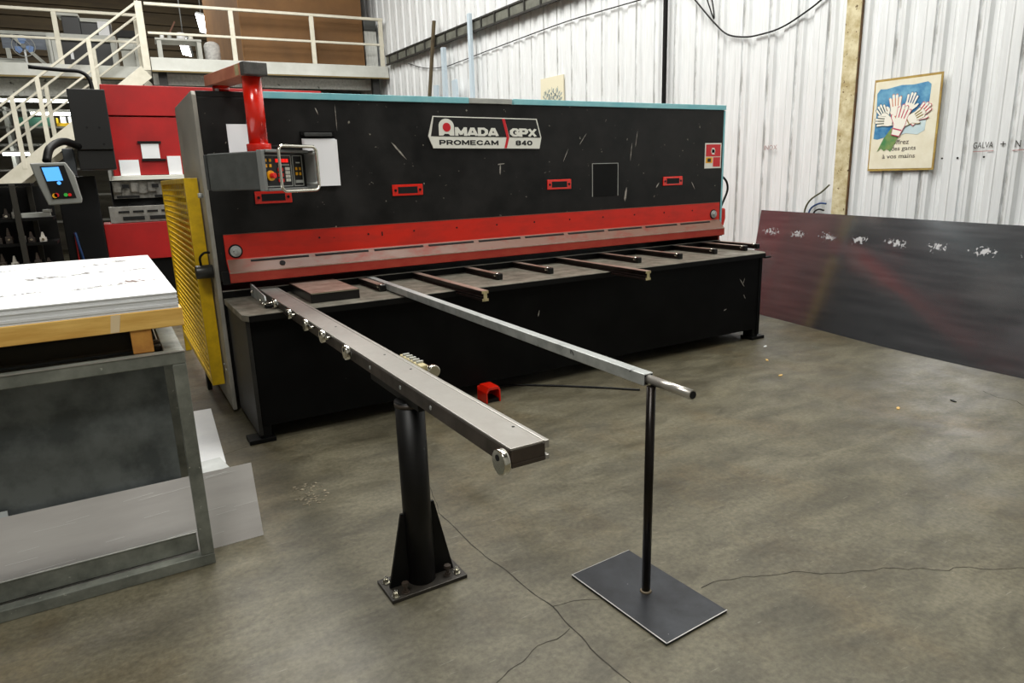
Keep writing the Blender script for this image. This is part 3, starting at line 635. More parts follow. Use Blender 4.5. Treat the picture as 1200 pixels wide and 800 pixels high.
def hexbolt(x, yy, z_, mt, tall, parent, name):
    b = MB()
    b.cyl((x, yy, z_), (x, yy, z_ + 0.003), 0.016, 18)
    if tall: b.cyl((x, yy, z_ + 0.003), (x, yy, z_ + 0.030), 0.007, 12).cyl((x, yy, z_ + 0.003), (x, yy, z_ + 0.011), 0.012, 6, smooth=False).cyl((x, yy, z_ + 0.030), (x, yy, z_ + 0.043), 0.014, 6, smooth=False)
    else: b.cyl((x, yy, z_ + 0.003), (x, yy, z_ + 0.015), 0.0125, 6, smooth=False).cyl((x, yy, z_ + 0.015), (x, yy, z_ + 0.026), 0.007, 12)
    b.build(name, mt, parent)
for (x, yy) in ((0.738, 2.325), (0.738, 2.218), (1.00, 2.235), (0.995, 2.335)): hexbolt(x, yy, 0.015, chrome, False, sq, 'anchor_bolt')
for (x, yy) in ((0.778, 2.222), (0.964, 2.242)): hexbolt(x, yy, 0.015, steeldark, True, sq, 'levelling_bolt')
for (yy, rr_) in ((1.475, 0.036), (2.83, 0.033), (3.21, 0.032), (3.53, 0.032), (3.90, 0.031), (4.28, 0.03)):
    d_ = MB().cyl((0.797, yy, 0.815 if yy < 2 else (0.832 if yy < 4.1 else 0.838)), (0.817, yy, 0.815 if yy < 2 else (0.832 if yy < 4.1 else 0.838)), rr_, 32).build('stop_disc', chrome, sq, bevel=0.003)
    zc = 0.815 if yy < 2 else (0.832 if yy < 4.1 else 0.838)
    MB().cyl((0.817, yy, zc - 0.01), (0.8264, yy, zc - 0.01), 0.012, 14).build('spindle', galv, d_)
    MB().cyl((0.7955, yy + 0.004, zc + 0.012), (0.7968, yy + 0.004, zc + 0.012), 0.009, 14).build('disc_hole', void, d_)
for yy in (3.42, 3.82, 3.13): MB().cyl((0.80, yy, 0.838), (0.8264, yy, 0.838), 0.007, 10).build('pin', chrome, sq)
# folded stop bracket near the table
fb = MB().prism([(0.775, 4.88, 0.807), (0.775, 4.45, 0.807), (0.775, 4.40, 0.838), (0.775, 4.42, 0.868), (0.775, 4.88, 0.895)], (0.010, 0, 0)).build('stop_bracket', galv, sq, bevel=0.002)
for (yy, z_) in ((4.43, 0.820), (4.36, 0.820), (4.50, 0.83), (4.78, 0.85)): MB().ball((0.765, yy, z_), 0.010, 10).build('bracket_screw', chrome, fb)
MB().cyl((0.765, 4.33, 0.835), (0.826, 4.33, 0.835), 0.008, 12).build('clamp_pin', chrome, sq)
MB().box(0.76, 0.80, 4.31, 4.38, 0.806, 0.826).build('clamp_block', rubber, sq, bevel=0.004)
# folded-away gauge stop on the far side of the arm
gs = MB().box(0.953, 0.985, 2.36, 2.58, 0.822, 0.852).build('gauge_stop', cream, sq, bevel=0.005)
for k in range(5): MB().box(0.957, 0.983, 2.40 + k * 0.035, 2.412 + k * 0.035, 0.852, 0.860).build('stop_rib', lightgrey, gs)
MB().cyl((0.99, 2.31, 0.835), (0.99, 2.338, 0.835), 0.024, 20).build('stop_knob', chrome, gs, bevel=0.003)
MB().cyl((0.99, 2.338, 0.835), (0.985, 2.38, 0.837), 0.012, 14).build('knob_stem', chrome, gs)

# ------------------------------------------------------------------ square tube and its stand
tt = thing('square_tube', 'galvanised square tube laid from the shear table to the thin black stand', 'metal tube', (1.57, 1.76, 0.811))
MB().bar((1.618, 4.88, 0.8345), (1.571, 1.765, 0.8335), 0.044, 0.044).build('tube', galv, tt, bevel=0.003)
d_ = Vector((0.047, 3.115, 0)).normalized()
e0 = Vector((1.571, 1.765, 0.8335))
MB().bar(e0 - d_ * 0.0012, e0 - d_ * 0.0002, 0.036, 0.036).build('tube_mouth', void, tt)
MB().box(1.595, 1.635, 4.45, 4.49, 0.8052, 0.8118).build('spacer', steeldark, tt)

sd = thing('tube_stand', 'thin black steel stand with round top bar on a flat rectangular base plate', 'stand', (1.547, 1.734, 0))
ST = Matrix.Translation((1.547, 1.734, 0)) @ rz(R(3.5))
bp_ = MB().box(-0.1535, 0.1535, -0.253, 0.253, 0, 0.010, ST).build('base_plate', plate, sd, bevel=0.002)
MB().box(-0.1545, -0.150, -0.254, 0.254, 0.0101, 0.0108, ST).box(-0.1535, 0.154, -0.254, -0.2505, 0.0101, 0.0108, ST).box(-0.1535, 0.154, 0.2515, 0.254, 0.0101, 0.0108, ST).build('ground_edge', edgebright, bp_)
MB().cyl((1.550, 1.737, 0.010), (1.556, 1.733, 0.818), 0.0165, 24).build('upright', M('dark_bronze_tube', (34, 28, 24), 0.28, 0.6, (20, 17, 15), 8), sd)
MB().cyl((1.550, 1.737, 0.010), (1.550, 1.737, 0.017), 0.023, 20, 0.018).build('weld', M('weld_bead', (130, 118, 100), 0.5, 0.4), sd)
MB().cyl((1.5709, 1.7630, 0.8345), (1.566, 1.545, 0.8345), 0.0168, 28).build('top_bar', M('bare_bar_steel', (190, 186, 178), 0.3, 0.8), sd)
MB().cyl((1.566, 1.5447, 0.8345), (1.5659, 1.5437, 0.8345), 0.013, 24).build('bar_mouth', void, sd)

# ------------------------------------------------------------------ foot pedal and cable on the floor
fp = thing('foot_pedal', 'red foot pedal hood on the floor under the shear table', 'foot pedal', (2.16, 4.1, 0))
b = MB()
prof_ = [(-0.055, 0.0), (-0.055, 0.075), (-0.035, 0.115), (0.045, 0.115), (0.06, 0.085), (0.06, 0.0)]
inn = [(-0.045, 0.0), (-0.045, 0.070), (-0.03, 0.093), (0.040, 0.093), (0.05, 0.078), (0.05, 0.0)]
for i in range(5):
    q = [prof_[i], prof_[i + 1], inn[i + 1], inn[i]]
    b.prism([(2.16 + p[0], 4.03, p[1]) for p in q], (0, 0.13, 0))
b.box(2.105, 2.22, 4.16, 4.17, 0, 0.10)
b.build('hood', redpipe, fp, bevel=0.002)
MB().box(2.116, 2.209, 4.04, 4.155, 0.001, 0.025).build('pedal_plate', rubber, fp)
tag(MB().tube(smoothpts([(2.20, 4.20, 0.008), (2.33, 4.30, 0.008), (2.46, 4.29, 0.008), (2.7, 4.10, 0.008), (2.95, 3.86, 0.008), (3.10, 3.70, 0.008), (3.16, 3.64, 0.008)], 10), 0.007).build('floor_cable', rubber, org=(2.7, 4.1, 0)), 'thin black cable lying in a curve across the concrete in front of the shear', 'cable')

chipm = M('timber_chip', (206, 170, 104), 0.7)
for k, (x, yy, a, mt, lab) in enumerate(((4.88, 3.96, 0.3, white, 'small white scrap on the concrete beside the right foot of the shear'), (4.53, 3.65, 0.9, chipm, 'tan chip on the concrete just in front of the white scrap'), (4.26, 3.30, 0.2, chipm, 'larger tan chip on the open floor right of the tube end'),
        (4.67, 2.26, 1.1, rubber, 'dark crumb on the floor in front of the leaning steel sheet'), (4.25, 2.38, 0.5, chipm, 'tan chip on the floor between the stand and the leaning sheet'))):
    c, s_ = math.cos(a), math.sin(a); q = [(-0.026, -0.006), (0.01, -0.011), (0.028, 0.0), (0.008, 0.010), (-0.02, 0.007)]
    tag(MB().prism([(x + u * c - v * s_, yy + u * s_ + v * c, 0.0) for u, v in q], (0, 0, 0.006)).build('floor_chip', mt, org=(x, yy, 0)), lab, 'scrap')

# ------------------------------------------------------------------ steel sheet leaning on the right wall
bot = [(5.53, 1.60), (5.558, 2.233), (5.592, 2.753), (5.66, 3.377), (5.80, 4.119), (5.94, 4.871), (5.985, 5.168)]
top = [(5.76, 1.60, 1.055), (5.835, 2.233, 1.063), (5.905, 2.753, 1.068), (5.985, 3.377, 1.075), (6.08, 4.119, 1.083), (6.178, 4.871, 1.090), (6.22, 5.20, 1.093)]
bp2 = smoothpts([(a, b_, 0.002) for a, b_ in bot], 6); tp2 = smoothpts(top, 6)
bm = bmesh.new(); uvl = bm.loops.layers.uv.new('UVMap'); grid = []
acc = 0; us = []
for i in range(len(bp2)):
    if i: acc += (bp2[i] - bp2[i - 1]).length
    us.append(acc)
NV = 6
for i in range(len(bp2)):
    col = []
    for j in range(NV + 1):
        t = j / NV; p = bp2[i].lerp(tp2[i], t)
        col.append(bm.verts.new(p))
    grid.append(col)
for i in range(len(grid) - 1):
    for j in range(NV):
        f = bm.faces.new((grid[i][j], grid[i][j + 1], grid[i + 1][j + 1], grid[i + 1][j])); f.smooth = True
        for lp, (a, c) in zip(f.loops, ((i, j), (i, j + 1), (i + 1, j + 1), (i + 1, j))): lp[uvl].uv = (us[a], c / NV)
ls = MB(); ls.bm.free(); ls.bm = bm
lso = ls.build('steel_sheet', leaning_mat(), org=(5.9, 3.4, 0))
sm = lso.modifiers.new('thickness', 'SOLIDIFY'); sm.thickness = 0.003; sm.offset = 0
es_ = lso.modifiers.new('crisp_edges', 'EDGE_SPLIT'); es_.split_angle = R(35)
tag(lso, 'large dark steel sheet with a row of chalky scuffs leaning on the white wall', 'metal sheet')

# ------------------------------------------------------------------ poster, picture, writing on the wall
def wbox(name, y0, y1, z0, z1, off, th, mt, parent=None, org=None, bevel=0):
    yy0, yy1 = (y0 - 3) / math.cos(WA), (y1 - 3) / math.cos(WA)
    return MB().box(-off - th, -off, yy0, yy1, z0, z1, WT).build(name, mt, parent, org=org, bevel=bevel)
po = thing('glove_poster', 'safety poster of gloved hands held up like a bouquet against blue, on the white wall', 'poster', tuple(wp(3.9, 0.02, 1.48)))
# poster frame: slightly tilted on its screws, modelled from its own corner
PZ = lambda u, v, o: wp(4.205 - u * 0.617, 0.012 + o, 1.478 + v * 0.842)      # u right, v up (0..1)
def ppoly(name, pts, o0, o1, mt, parent=po):
    a = [PZ(u, v, o0) for u, v in pts]; dd = PZ(0, 0, o1) - PZ(0, 0, o0)
    return MB().prism([tuple(p) for p in a], tuple(dd)).build(name, mt, parent)
yedge = M('yellowed_edge', (184, 160, 84), 0.6, 0, (150, 120, 60), 12)
board = ppoly('backing_board', [(0, 0), (1, 0), (1, 1), (0, 1)], 0, 0.010, yedge)
ppoly('printed_sheet', [(0.02, 0.025), (0.975, 0.02), (0.975, 0.975), (0.02, 0.975)], 0.010, 0.0115, M('aged_poster_paper', (232, 228, 208), 0.55, 0, (222, 216, 192), 7), board)
sky = M('poster_blue_wash', (22, 104, 160), 0.5, 0, (120, 178, 205), 5, lo=0.38, hi=0.66)
ppoly('blue_wash', [(0.055, 0.36), (0.12, 0.35), (0.30, 0.38), (0.42, 0.37), (0.55, 0.42), (0.70, 0.43), (0.80, 0.50), (0.84, 0.62), (0.85, 0.80), (0.85, 0.89), (0.80, 0.92), (0.60, 0.905), (0.42, 0.915), (0.20, 0.89), (0.10, 0.895), (0.055, 0.85), (0.07, 0.6)], 0.0115, 0.0125, sky, board)
ppoly('pale_wash', [(0.40, 0.37), (0.55, 0.40), (0.72, 0.38), (0.82, 0.42), (0.83, 0.55), (0.82, 0.70), (0.78, 0.72), (0.70, 0.62), (0.55, 0.52)], 0.0125, 0.0132, M('pale_blue_wash', (206, 222, 224), 0.5, 0, (180, 206, 214), 6), board)
stemc = M('green_stems', (70, 130, 80), 0.5, 0, (130, 150, 90), 14, (1, 1, 1))
ppoly('green_stems', [(0.33, 0.47), (0.46, 0.395), (0.40, 0.30), (0.34, 0.21), (0.28, 0.24), (0.24, 0.22), (0.19, 0.25), (0.13, 0.215), (0.22, 0.36)], 0.0135, 0.0145, stemc, board)
handfill = M('glove_cream', (236, 234, 222), 0.55)
def glove(cx, cy, sc, ang, flip):
    pts = [(-0.26, -1.0), (-0.34, -0.35), (-0.62, -0.02), (-0.70, 0.20), (-0.58, 0.22), (-0.36, 0.02)]
    for k, hh in enumerate((0.78, 0.98, 0.95, 0.76)):
        x0 = -0.37 + k * 0.19
        pts += [(x0, 0.25), (x0 - 0.01 + (k - 1.5) * 0.05, hh - 0.07), (x0 + 0.08 + (k - 1.5) * 0.055, hh), (x0 + 0.165 + (k - 1.5) * 0.06, hh - 0.07), (x0 + 0.17, 0.25)]
    pts += [(0.40, -0.25), (0.26, -1.0)]
    lines = [[(-0.37 + k * 0.19 - 0.012, 0.12), (-0.37 + k * 0.19 - 0.012 + (k - 2) * 0.045, 0.70)] for k in (1, 2, 3)] + [[(-0.30, -0.62), (0.30, -0.62)]]
    ca, sa = math.cos(ang), math.sin(ang); asp = 0.842 / 0.617
    def tf(x, y):
        x *= flip; return (cx + sc * (x * ca - y * sa) * asp, cy + sc * (x * sa + y * ca))
    def grow(p, k): return (p[0] * k[0], (p[1] - 0.0) * k[1])
    return [tf(x * 1.09, y * 1.055 + 0.0) for x, y in pts], [tf(x, y) for x, y in pts], [[tf(*p) for p in l] for l in lines]
gl = [(0.36, 0.68, 0.150, 0.10, 1, (196, 130, 100)), (0.57, 0.70, 0.135, -0.28, -1, (50, 80, 130)), (0.19, 0.62, 0.125, 0.55, -1, (60, 90, 100)), (0.23, 0.545, 0.13, 1.50, -1, (120, 125, 110)),
      (0.74, 0.60, 0.135, -0.75, -1, (185, 50, 80)), (0.66, 0.565, 0.125, -1.05, -1, (140, 125, 70)), (0.46, 0.545, 0.165, -0.28, 1, (185, 50, 90))]
for k, (cx, cy, sc, ang, fl, oc) in enumerate(gl):
    a, b_, ln = glove(cx, cy, sc, ang, fl)
    o1 = 0.0146 + k * 0.0010
    om = M('outline_%d' % k, oc, 0.6)
    ppoly('glove_outline', a, o1, o1 + 0.0003, om, board)
    gd = ppoly('glove_drawing', b_, o1 + 0.0003, o1 + 0.0006, handfill, board)
    for l in ln:
        (x0, y0), (x1, y1) = l; dx, dy = x1 - x0, y1 - y0; q = math.hypot(dx, dy); nx, ny = -dy / q * 0.0075, dx / q * 0.0075
        ppoly('glove_line', [(x0 - nx, y0 - ny), (x1 - nx, y1 - ny), (x1 + nx, y1 + ny), (x0 + nx, y0 + ny)], o1 + 0.0006, o1 + 0.0008, om, board)
wd_ = -Vector((-math.sin(WA), math.cos(WA), 0))
tk = M('poster_text_ink', (74, 66, 58), 0.6)
for s_, u, v, ww, hh in (('offrez', 0.36, 0.285, 0.25, 0.052), ('des gants', 0.35, 0.205, 0.37, 0.060), ('à vos mains', 0.22, 0.135, 0.50, 0.046)):
    text('poster_words', s_, tuple(PZ(u, v, 0.0118)), tuple(wd_), (0, 0, 1), ww * 0.617, hh * 0.842, tk, board, bold=0.012, depth=0.0006)

pc = thing('framed_picture', 'small framed picture of bluish-grey plants high on the far white wall', 'picture', tuple(wp(9.4, 0.02, 2.6)))
wbox('picture_board', 9.12, 9.72, 2.45, 3.02, 0.008, 0.02, M('cream_board', (222, 216, 190), 0.6), pc)
fm = M('picture_plants', (96, 112, 116), 0.6, 0, (170, 180, 176), 9)
for k in range(9):
    y0 = 9.20 + k * 0.052; h_ = 0.17 + 0.10 * abs(math.sin(k * 1.9)); b = MB()
    b.bar(tuple(wp(y0, 0.029, 2.52)), tuple(wp(y0 + 0.01, 0.029, 2.60 + h_)), 0.002, 0.008, (1, 0, 0))
    for q in range(5):
        zq = 2.58 + q * h_ / 5; sg = 1 if (q + k) % 2 else -1
        b.prism([tuple(wp(y0 + a * sg, 0.029, zq + c)) for a, c in ((0, 0), (0.035, 0.02), (0.05, 0.055), (0.015, 0.045))], tuple(wp(0, 0.0305, 0) - wp(0, 0.029, 0)))
    b.build('drawn_plant', fm, pc)

gm = M('marker_ink', (60, 58, 54), 0.7)
def wtext(s_, y, z_, ww, hh, mt, bold=0.0, off=0.006):
    o = text('handwriting', s_, tuple(wp(y, off, z_)), tuple(wd_), (0, 0, 1), ww, hh, mt, None, bold=bold, depth=0.0006)
    return o
def onwall(o):
    mw = Matrix.Translation(WO) @ rz(WA); o.data.transform(mw.inverted()); o.parent = wall; return o
ORG['wall_right'] = Vector((0, 0, 0))
onwall(wtext('GALVA', 3.283, 1.648, 0.155, 0.052, gm, 0.0))
onwall(wtext('+', 3.075, 1.656, 0.040, 0.040, gm, 0.0))
redund = M('red_marker', (170, 90, 80), 0.7)
onwall(MB().bar(tuple(wp(3.28, 0.0062, 1.622)), tuple(wp(3.12, 0.0062, 1.624)), 0.002, 0.004).build('underline', redund))
onwall(MB().bar(tuple(wp(2.98, 0.0062, 1.62)), tuple(wp(2.85, 0.0062, 1.622)), 0.002, 0.004).build('underline', redund))
onwall(wtext('N', 2.965, 1.645, 0.04, 0.055, gm, 0.0))
onwall(wtext('INOX', 5.44, 1.735, 0.17, 0.050, M('faded_marker', (168, 140, 138), 0.7), 0.0))
for yy in (3.53, 3.40, 3.19): onwall(MB().cyl(tuple(wp(yy, 0.0, 1.575)), tuple(wp(yy, 0.006, 1.575)), 0.008, 10).build('wall_screw', rubber))

# ------------------------------------------------------------------ things on the wall
ct = thing('cable_tray', 'dark steel cable tray running high along the white wall', 'cable tray', tuple(wp(12, 0.1, 4.1)))
SL = lambda y: 4.17 - 0.0 * (y - 12)
b = MB()
for z0 in (4.06, 4.24): b.bar(tuple(wp(7.2, 0.10, z0)), tuple(wp(15.6, 0.10, z0)), 0.05, 0.03)
b.build('rails', M('tray_dark_steel', (52, 52, 48), 0.6, 0.2), ct)
MB().bar(tuple(wp(7.2, 0.10, 4.15)), tuple(wp(15.6, 0.10, 4.15)), 0.012, 0.15).build('tray_web', M('tray_grey_steel', (120, 122, 112), 0.6, 0.1, (84, 84, 76), 4), ct)
for k in range(19): MB().bar(tuple(wp(7.3 + k * 0.45, 0.115, 4.05)), tuple(wp(7.3 + k * 0.45, 0.115, 4.25)), 0.03, 0.03, (1, 0, 0)).build('strap', MATS['tray_dark_steel'], ct)
tag(MB().tube(smoothpts([tuple(wp(y, 0.035, z_)) for y, z_ in ((14.6, 3.95), (13.8, 3.75), (13.0, 3.66), (12.4, 3.66), (11.4, 3.69), (10.2, 3.72), (9, 3.74), (8, 3.72), (7.2, 3.70), (6.8, 3.72), (6.2, 3.74))], 6), 0.008).build('wall_cable', rubber, org=tuple(wp(11, 0, 3.7))), 'thin dark cable clipped along the white wall below the cable tray', 'cable')
tag(MB().tube(smoothpts([tuple(wp(y, 0.03, z_)) for y, z_ in ((6.75, 3.75), (6.46, 3.46), (6.2, 3.2), (6.0, 3.04), (5.75, 2.97), (5.55, 2.96), (5.3, 2.98), (5.05, 3.06), (4.80, 3.18), (4.62, 3.35))], 8), 0.009).build('drooping_cable', rubber, org=tuple(wp(5.7, 0, 3.0))), 'black cable drooping in a wide loop on the white wall beside the pillar', 'cable')
tag(MB().tube(smoothpts([tuple(wp(y, 0.05, z_)) for y, z_ in ((6.36, 3.6), (6.28, 3.42), (6.19, 3.24), (6.22, 3.42), (6.30, 3.65))], 8), 0.008).build('cable_tie_loop', rubber, org=tuple(wp(6.2, 0, 3.3))), 'short black cable tail looped through the drooping cable', 'cable')
for k, pts_ in enumerate(([(4.58, 1.35), (4.66, 1.28), (4.78, 1.20), (4.84, 1.10), (4.85, 0.95)], [(4.60, 1.16), (4.68, 1.16), (4.77, 1.11), (4.80, 1.02), (4.80, 0.9)], [(4.62, 1.09), (4.68, 1.10), (4.73, 1.07), (4.75, 1.0), (4.75, 0.9)])):
    tag(MB().tube(smoothpts([tuple(wp(y, 0.05, z_)) for y, z_ in pts_], 8), 0.009).build('hose_end', [M('olive_cable', (84, 84, 58), 0.6), bluehose, rubber][k], org=tuple(wp(4.7, 0, 1.0))),
        ['longest olive cable curving out beside the pillar above the steel sheet', 'middle blue-grey hose beside the pillar above the steel sheet', 'shortest dark hose beside the pillar above the steel sheet'][k], 'cable', 'cables curling out beside the pillar')
tag(MB().box(-0.08, -0.04, 3.94, 3.985, 0, 9.1, WT).build('black_pipe', blackclean, org=tuple(wp(6.95, 0.06, 0)), bevel=0.004), 'black upright conduit running up the white wall behind the shear', 'pipe')
tag(MB().box(-0.22, -0.15, 8.60, 8.68, 0, 4.35, WT).build('pale_pipe', ptube, org=tuple(wp(11.6, 0.06, 0)), bevel=0.01), 'pale blue-grey upright pipe crossing the cable tray on the wall', 'pipe')
tag(MB().bar(tuple(wp(13.7, 0.45, 0.0)), tuple(wp(13.05, 0.16, 4.5)), 0.09, 0.04, (1, 0, 0)).build('leaning_plank', M('old_dark_timber', (92, 80, 56), 0.8, 0, (66, 56, 40), 5), org=(5.8, 13.7, 0)), 'tall dark timber plank leaning against the white wall over the cable tray', 'plank')
lp_ = thing('white_post', 'short pale post with small flanges standing before the far white wall', 'post', tuple(wp(12.65, 0.2, 0)))
MB().bar(tuple(wp(12.65, 0.2, 0.0)), tuple(wp(12.65, 0.2, 3.95)), 0.10, 0.07, (1, 0, 0)).build('shaft', ptube, lp_)
for k in (-0.42, 0.42): MB().bar(tuple(wp(12.65 + k, 0.2, 2.9)), tuple(wp(12.65 + k * 0.9, 0.2, 3.32)), 0.16, 0.05, (1, 0, 0)).build('flange', ptube, lp_)
MB().bar(tuple(wp(12.2, 0.2, 3.0)), tuple(wp(13.1, 0.2, 3.0)), 0.04, 0.04).build('flange_bar', ptube, lp_)
tag(MB().ball(tuple(wp(8.9, 0.25, 4.36)), 0.17, 16, (1, 1, 0.55)).cyl(tuple(wp(8.9, 0.25, 4.42)), tuple(wp(8.9, 0.25, 5.0)), 0.01, 8).build('warning_bell', M('dark_red_enamel', (70, 18, 18), 0.35), org=tuple(wp(8.9, 0.2, 4.3))), 'dark red bell hanging above the cable tray at the top of the wall', 'bell')

# ------------------------------------------------------------------ storage rack at the left with sheets
rk = thing('sheet_rack', 'grey-green square tube storage rack in the left foreground holding metal sheets', 'rack', (-0.6, 3.3, 0))
t_ = 0.05
MB().box(-1.75, 0.187, 2.885, 2.885 + t_, 0.876, 0.926).build('top_rail', rackm, rk, bevel=0.003)
MB().box(-1.75, 0.187, 2.885, 2.885 + t_, 0.0, 0.048).build('bottom_rail', rackm, rk, bevel=0.003)
MB().box(-1.75, 0.132, 2.945, 2.955, 0.048, 0.132).box(-1.75, 0.132, 2.945, 3.0, 0.048, 0.054).build('lip_rail', rackm, rk, bevel=0.002)
for x in (0.137, -1.75): MB().box(x, x + t_, 2.8855, 2.885 + t_, 0.048, 0.876).build('upright', rackm, rk, bevel=0.003)
for x in (0.137, -1.75):
    MB().box(x, x + t_, 3.80, 3.845, 0.0, 0.926).build('upright', rackm, rk, bevel=0.003)
    MB().box(x - (0.02 if x > 0 else 0), x + t_, 2.936, 3.80, 0.886, 0.926).build('side_rail', rackm, rk, bevel=0.003)
MB().box(-1.70, 0.137, 3.80, 3.845, 0.876, 0.926).build('top_rail', rackm, rk)
for yy in (3.02, 3.12): MB().box(-1.70, 0.116, yy, yy + 0.045, 0.872, 0.904).build('channel', M('channel_dark_steel', (52, 56, 58), 0.4, 0.5), rk, bevel=0.004)
MB().box(-1.70, 0.115, 3.24, 3.26, 0.40, 0.885).box(-1.70, 0.115, 3.26, 3.79, 0.86, 0.872).build('inner_shade_panel', blackclean, rk)  # black panels added so the inside of the rack stays dark
for (x, y) in ((0.088, 3.04), (0.088, 3.14)): MB().box(x, x + 0.028, y, y + 0.03, 0.9045, 0.93).build('lug', steeldark, rk, bevel=0.005)
MB().bar((-1.75, 2.8845, 0.9262), (0.187, 2.8845, 0.9262), 0.004, 0.004).build('worn_lit_edge', edgebright, rk)  # bright bar: the top rail's edge highlight put into colour
MB().bar((-1.75, 2.944, 0.1325), (0.132, 2.944, 0.1325), 0.004, 0.003).build('worn_lit_edge', lightgrey, rk)  # pale bar painted in as the highlight on the lip rail
# sheets in the rack
def leaning(name, x0, x1, yb, zb, yt, zt, th, mt, label, cat, group=None):
    o = MB().bar(((x0 + x1) / 2, yb, zb), ((x0 + x1) / 2, yt, zt), abs(x1 - x0), th, (0, -1, 0)).build(name, mt, org=((x0 + x1) / 2, yb, 0))
    return tag(o, label, cat, group)
leaning('dark_sheet', -1.65, 0.118, 3.135, 0.02, 3.19, 0.868, 0.004, darksheet, 'dark oxidised steel sheet standing in the grey rack behind the aluminium one', 'metal sheet')
leaning('aluminium_sheet', -1.45, 0.405, 3.012, 0.003, 3.115, 0.318, 0.003, alu, 'brushed aluminium sheet standing low in the rack and sticking out past its right post', 'metal sheet')
als = C.objects['aluminium_sheet']
rnd = random.Random(3)
for k in range(26):
    x0 = rnd.uniform(-0.75, 0.34); t = rnd.uniform(0.1, 0.95); ln = rnd.uniform(0.02, 0.16); x1 = min(x0 + ln, 0.40); t1 = t + ln * rnd.uniform(0.0, 0.25)
    P = lambda x, t: (x, 3.012 + 0.103 * t - 0.0022, 0.003 + 0.315 * t)
    MB().bar(P(x0, t), P(x1, min(t1, 0.99)), 0.0012, 0.0008, (0, -1, 0.3)).build('scratch', M('bright_scratch', (236, 236, 234), 0.4, 0.2), als)
leaning('small_offcut', -1.0, -0.502, 3.05, 0.004, 3.125, 0.338, 0.002, M('pale_offcut', (200, 206, 208), 0.4, 0.3), 'small pale offcut peeking over the aluminium sheet at the left edge', 'metal sheet')
# boards lying on the floor behind the rack
T1 = Matrix.Translation((0.24, 4.55, 0)) @ rz(R(-3))
tag(MB().box(-0.10, 0.175, -0.55, 0.55, 0.0, 0.006, T1).build('white_board', white, org=(0.24, 4.55, 0)), 'long white board lying on the floor between the rack and the shear', 'board')
T2 = Matrix.Translation((0.245, 3.96, 0)) @ rz(R(8))
tag(MB().box(-0.13, 0.135, -0.085, 0.10, 0.0065, 0.012, T2).build('pale_board', M('pale_grey_board', (214, 218, 216), 0.5, 0, (196, 200, 198), 6), org=(0.245, 3.96, 0)), 'small pale grey board lying on the end of the long white board', 'board')

# pallet and printed boards on the rack
pal = thing('pallet', 'yellow timber pallet lying on top of the grey rack under the white boards', 'pallet', (-0.5, 3.7, 0.926))
MB().box(-1.65, 0.204, 2.93, 3.03, 1.018, 1.089).build('front_board', wood, pal, bevel=0.003)
for y0 in (3.75, 4.6): MB().box(-1.65, 0.204, y0, y0 + 0.10, 1.018, 1.089).build('cross_board', wood, pal, bevel=0.003)
for x0 in (0.014, -0.80, -1.62): MB().box(x0, x0 + 0.072, 2.936, 4.69, 0.9265, 1.0175).build('runner', woodend, pal, bevel=0.003)
MB().prism([(-0.050, 2.9295, 1.021), (-0.020, 2.9295, 1.021), (-0.008, 2.9295, 1.087), (-0.040, 2.9295, 1.087)], (0, -0.0008, 0)).build('plaster_mark', M('chalk_mark', (222, 200, 160), 0.8), pal)
NS = 13; h0 = 1.0895; dz = 0.0048
for k in range(NS):
    jx, jy = random.uniform(-0.0015, 0.0015), random.uniform(-0.002, 0.002)
    a0, a1 = -1.6 + jx, 0.193 + jx; c0, c1 = 2.935 + jy, 4.70 + jy
    o = MB().prism([(a0, c0, h0 + k * dz), (a1, c0, h0 + k * dz), (a1 - 0.012, c1, h0 + k * dz), (a0, c1, h0 + k * dz)], (0, 0, dz - 0.0006)).build('printed_board', white, org=(-0.7, 3.8, h0 + k * dz))
    lab = 'white board somewhere inside the tight stack on the pallet'
    if k == NS - 1: lab = 'topmost white board of the stack on the pallet, printed with faint grey sketches'; topb = o
    if k == 0: lab = 'bottom white board of the stack, lying right on the timber pallet'
    tag(o, lab, 'board', 'white boards stacked on the pallet')
zt_ = h0 + NS * dz - 0.0006
def sketch(x0, y0, x1, y1, n, hgt, mt, seed):
    hgt *= 1.4
    rnd = random.Random(seed); b = MB(); a = Vector((x0, y0, 0)); d = Vector((x1 - x0, y1 - y0, 0)); nn = Vector((-d.y, d.x, 0)).normalized()
    for k in range(n):
        t = k / n; env = hgt * (0.25 + 0.75 * math.sin(math.pi * min(1, t * 1.05))) * rnd.uniform(0.3, 1.0)
        p = a + d * t; q = a + d * (t + 0.9 / n); lo_ = rnd.uniform(0, 0.25) * hgt
        if rnd.random() < 0.35: continue
        P = [p + nn * lo_, q + nn * lo_ * 0.6, q + nn * env, p + nn * env * rnd.uniform(0.6, 1)]
        b.prism([(v.x, v.y, zt_ + 0.0002) for v in P], (0, 0, 0.0004))
    # a hair-line outline below it
    b.bar((x0, y0 - 0.01, zt_ + 0.0005), (x1, y1 - 0.01, zt_ + 0.0005), 0.004, 0.0006)
    b.build('printed_sketch', mt, topb)
sketch(-0.165, 3.28, 0.02, 3.35, 22, 0.05, ink, 1); sketch(0.0, 3.34, 0.150, 3.40, 26, 0.085, inkred, 2)
sketch(-0.375, 3.78, -0.20, 3.84, 18, 0.10, ink, 3); sketch(-0.19, 3.86, -0.02, 3.93, 20, 0.07, ink, 4)
sketch(-0.19, 4.24, -0.02, 4.30, 16, 0.08, ink, 5); sketch(0.0, 4.36, 0.145, 4.46, 22, 0.10, ink, 6)
sketch(-0.46, 3.27, -0.27, 3.33, 24, 0.035, ink, 7); sketch(0.02, 3.86, 0.155, 3.93, 16, 0.03, ink, 8)
sketch(-0.52, 4.33, -0.34, 4.39, 18, 0.045, ink, 9)

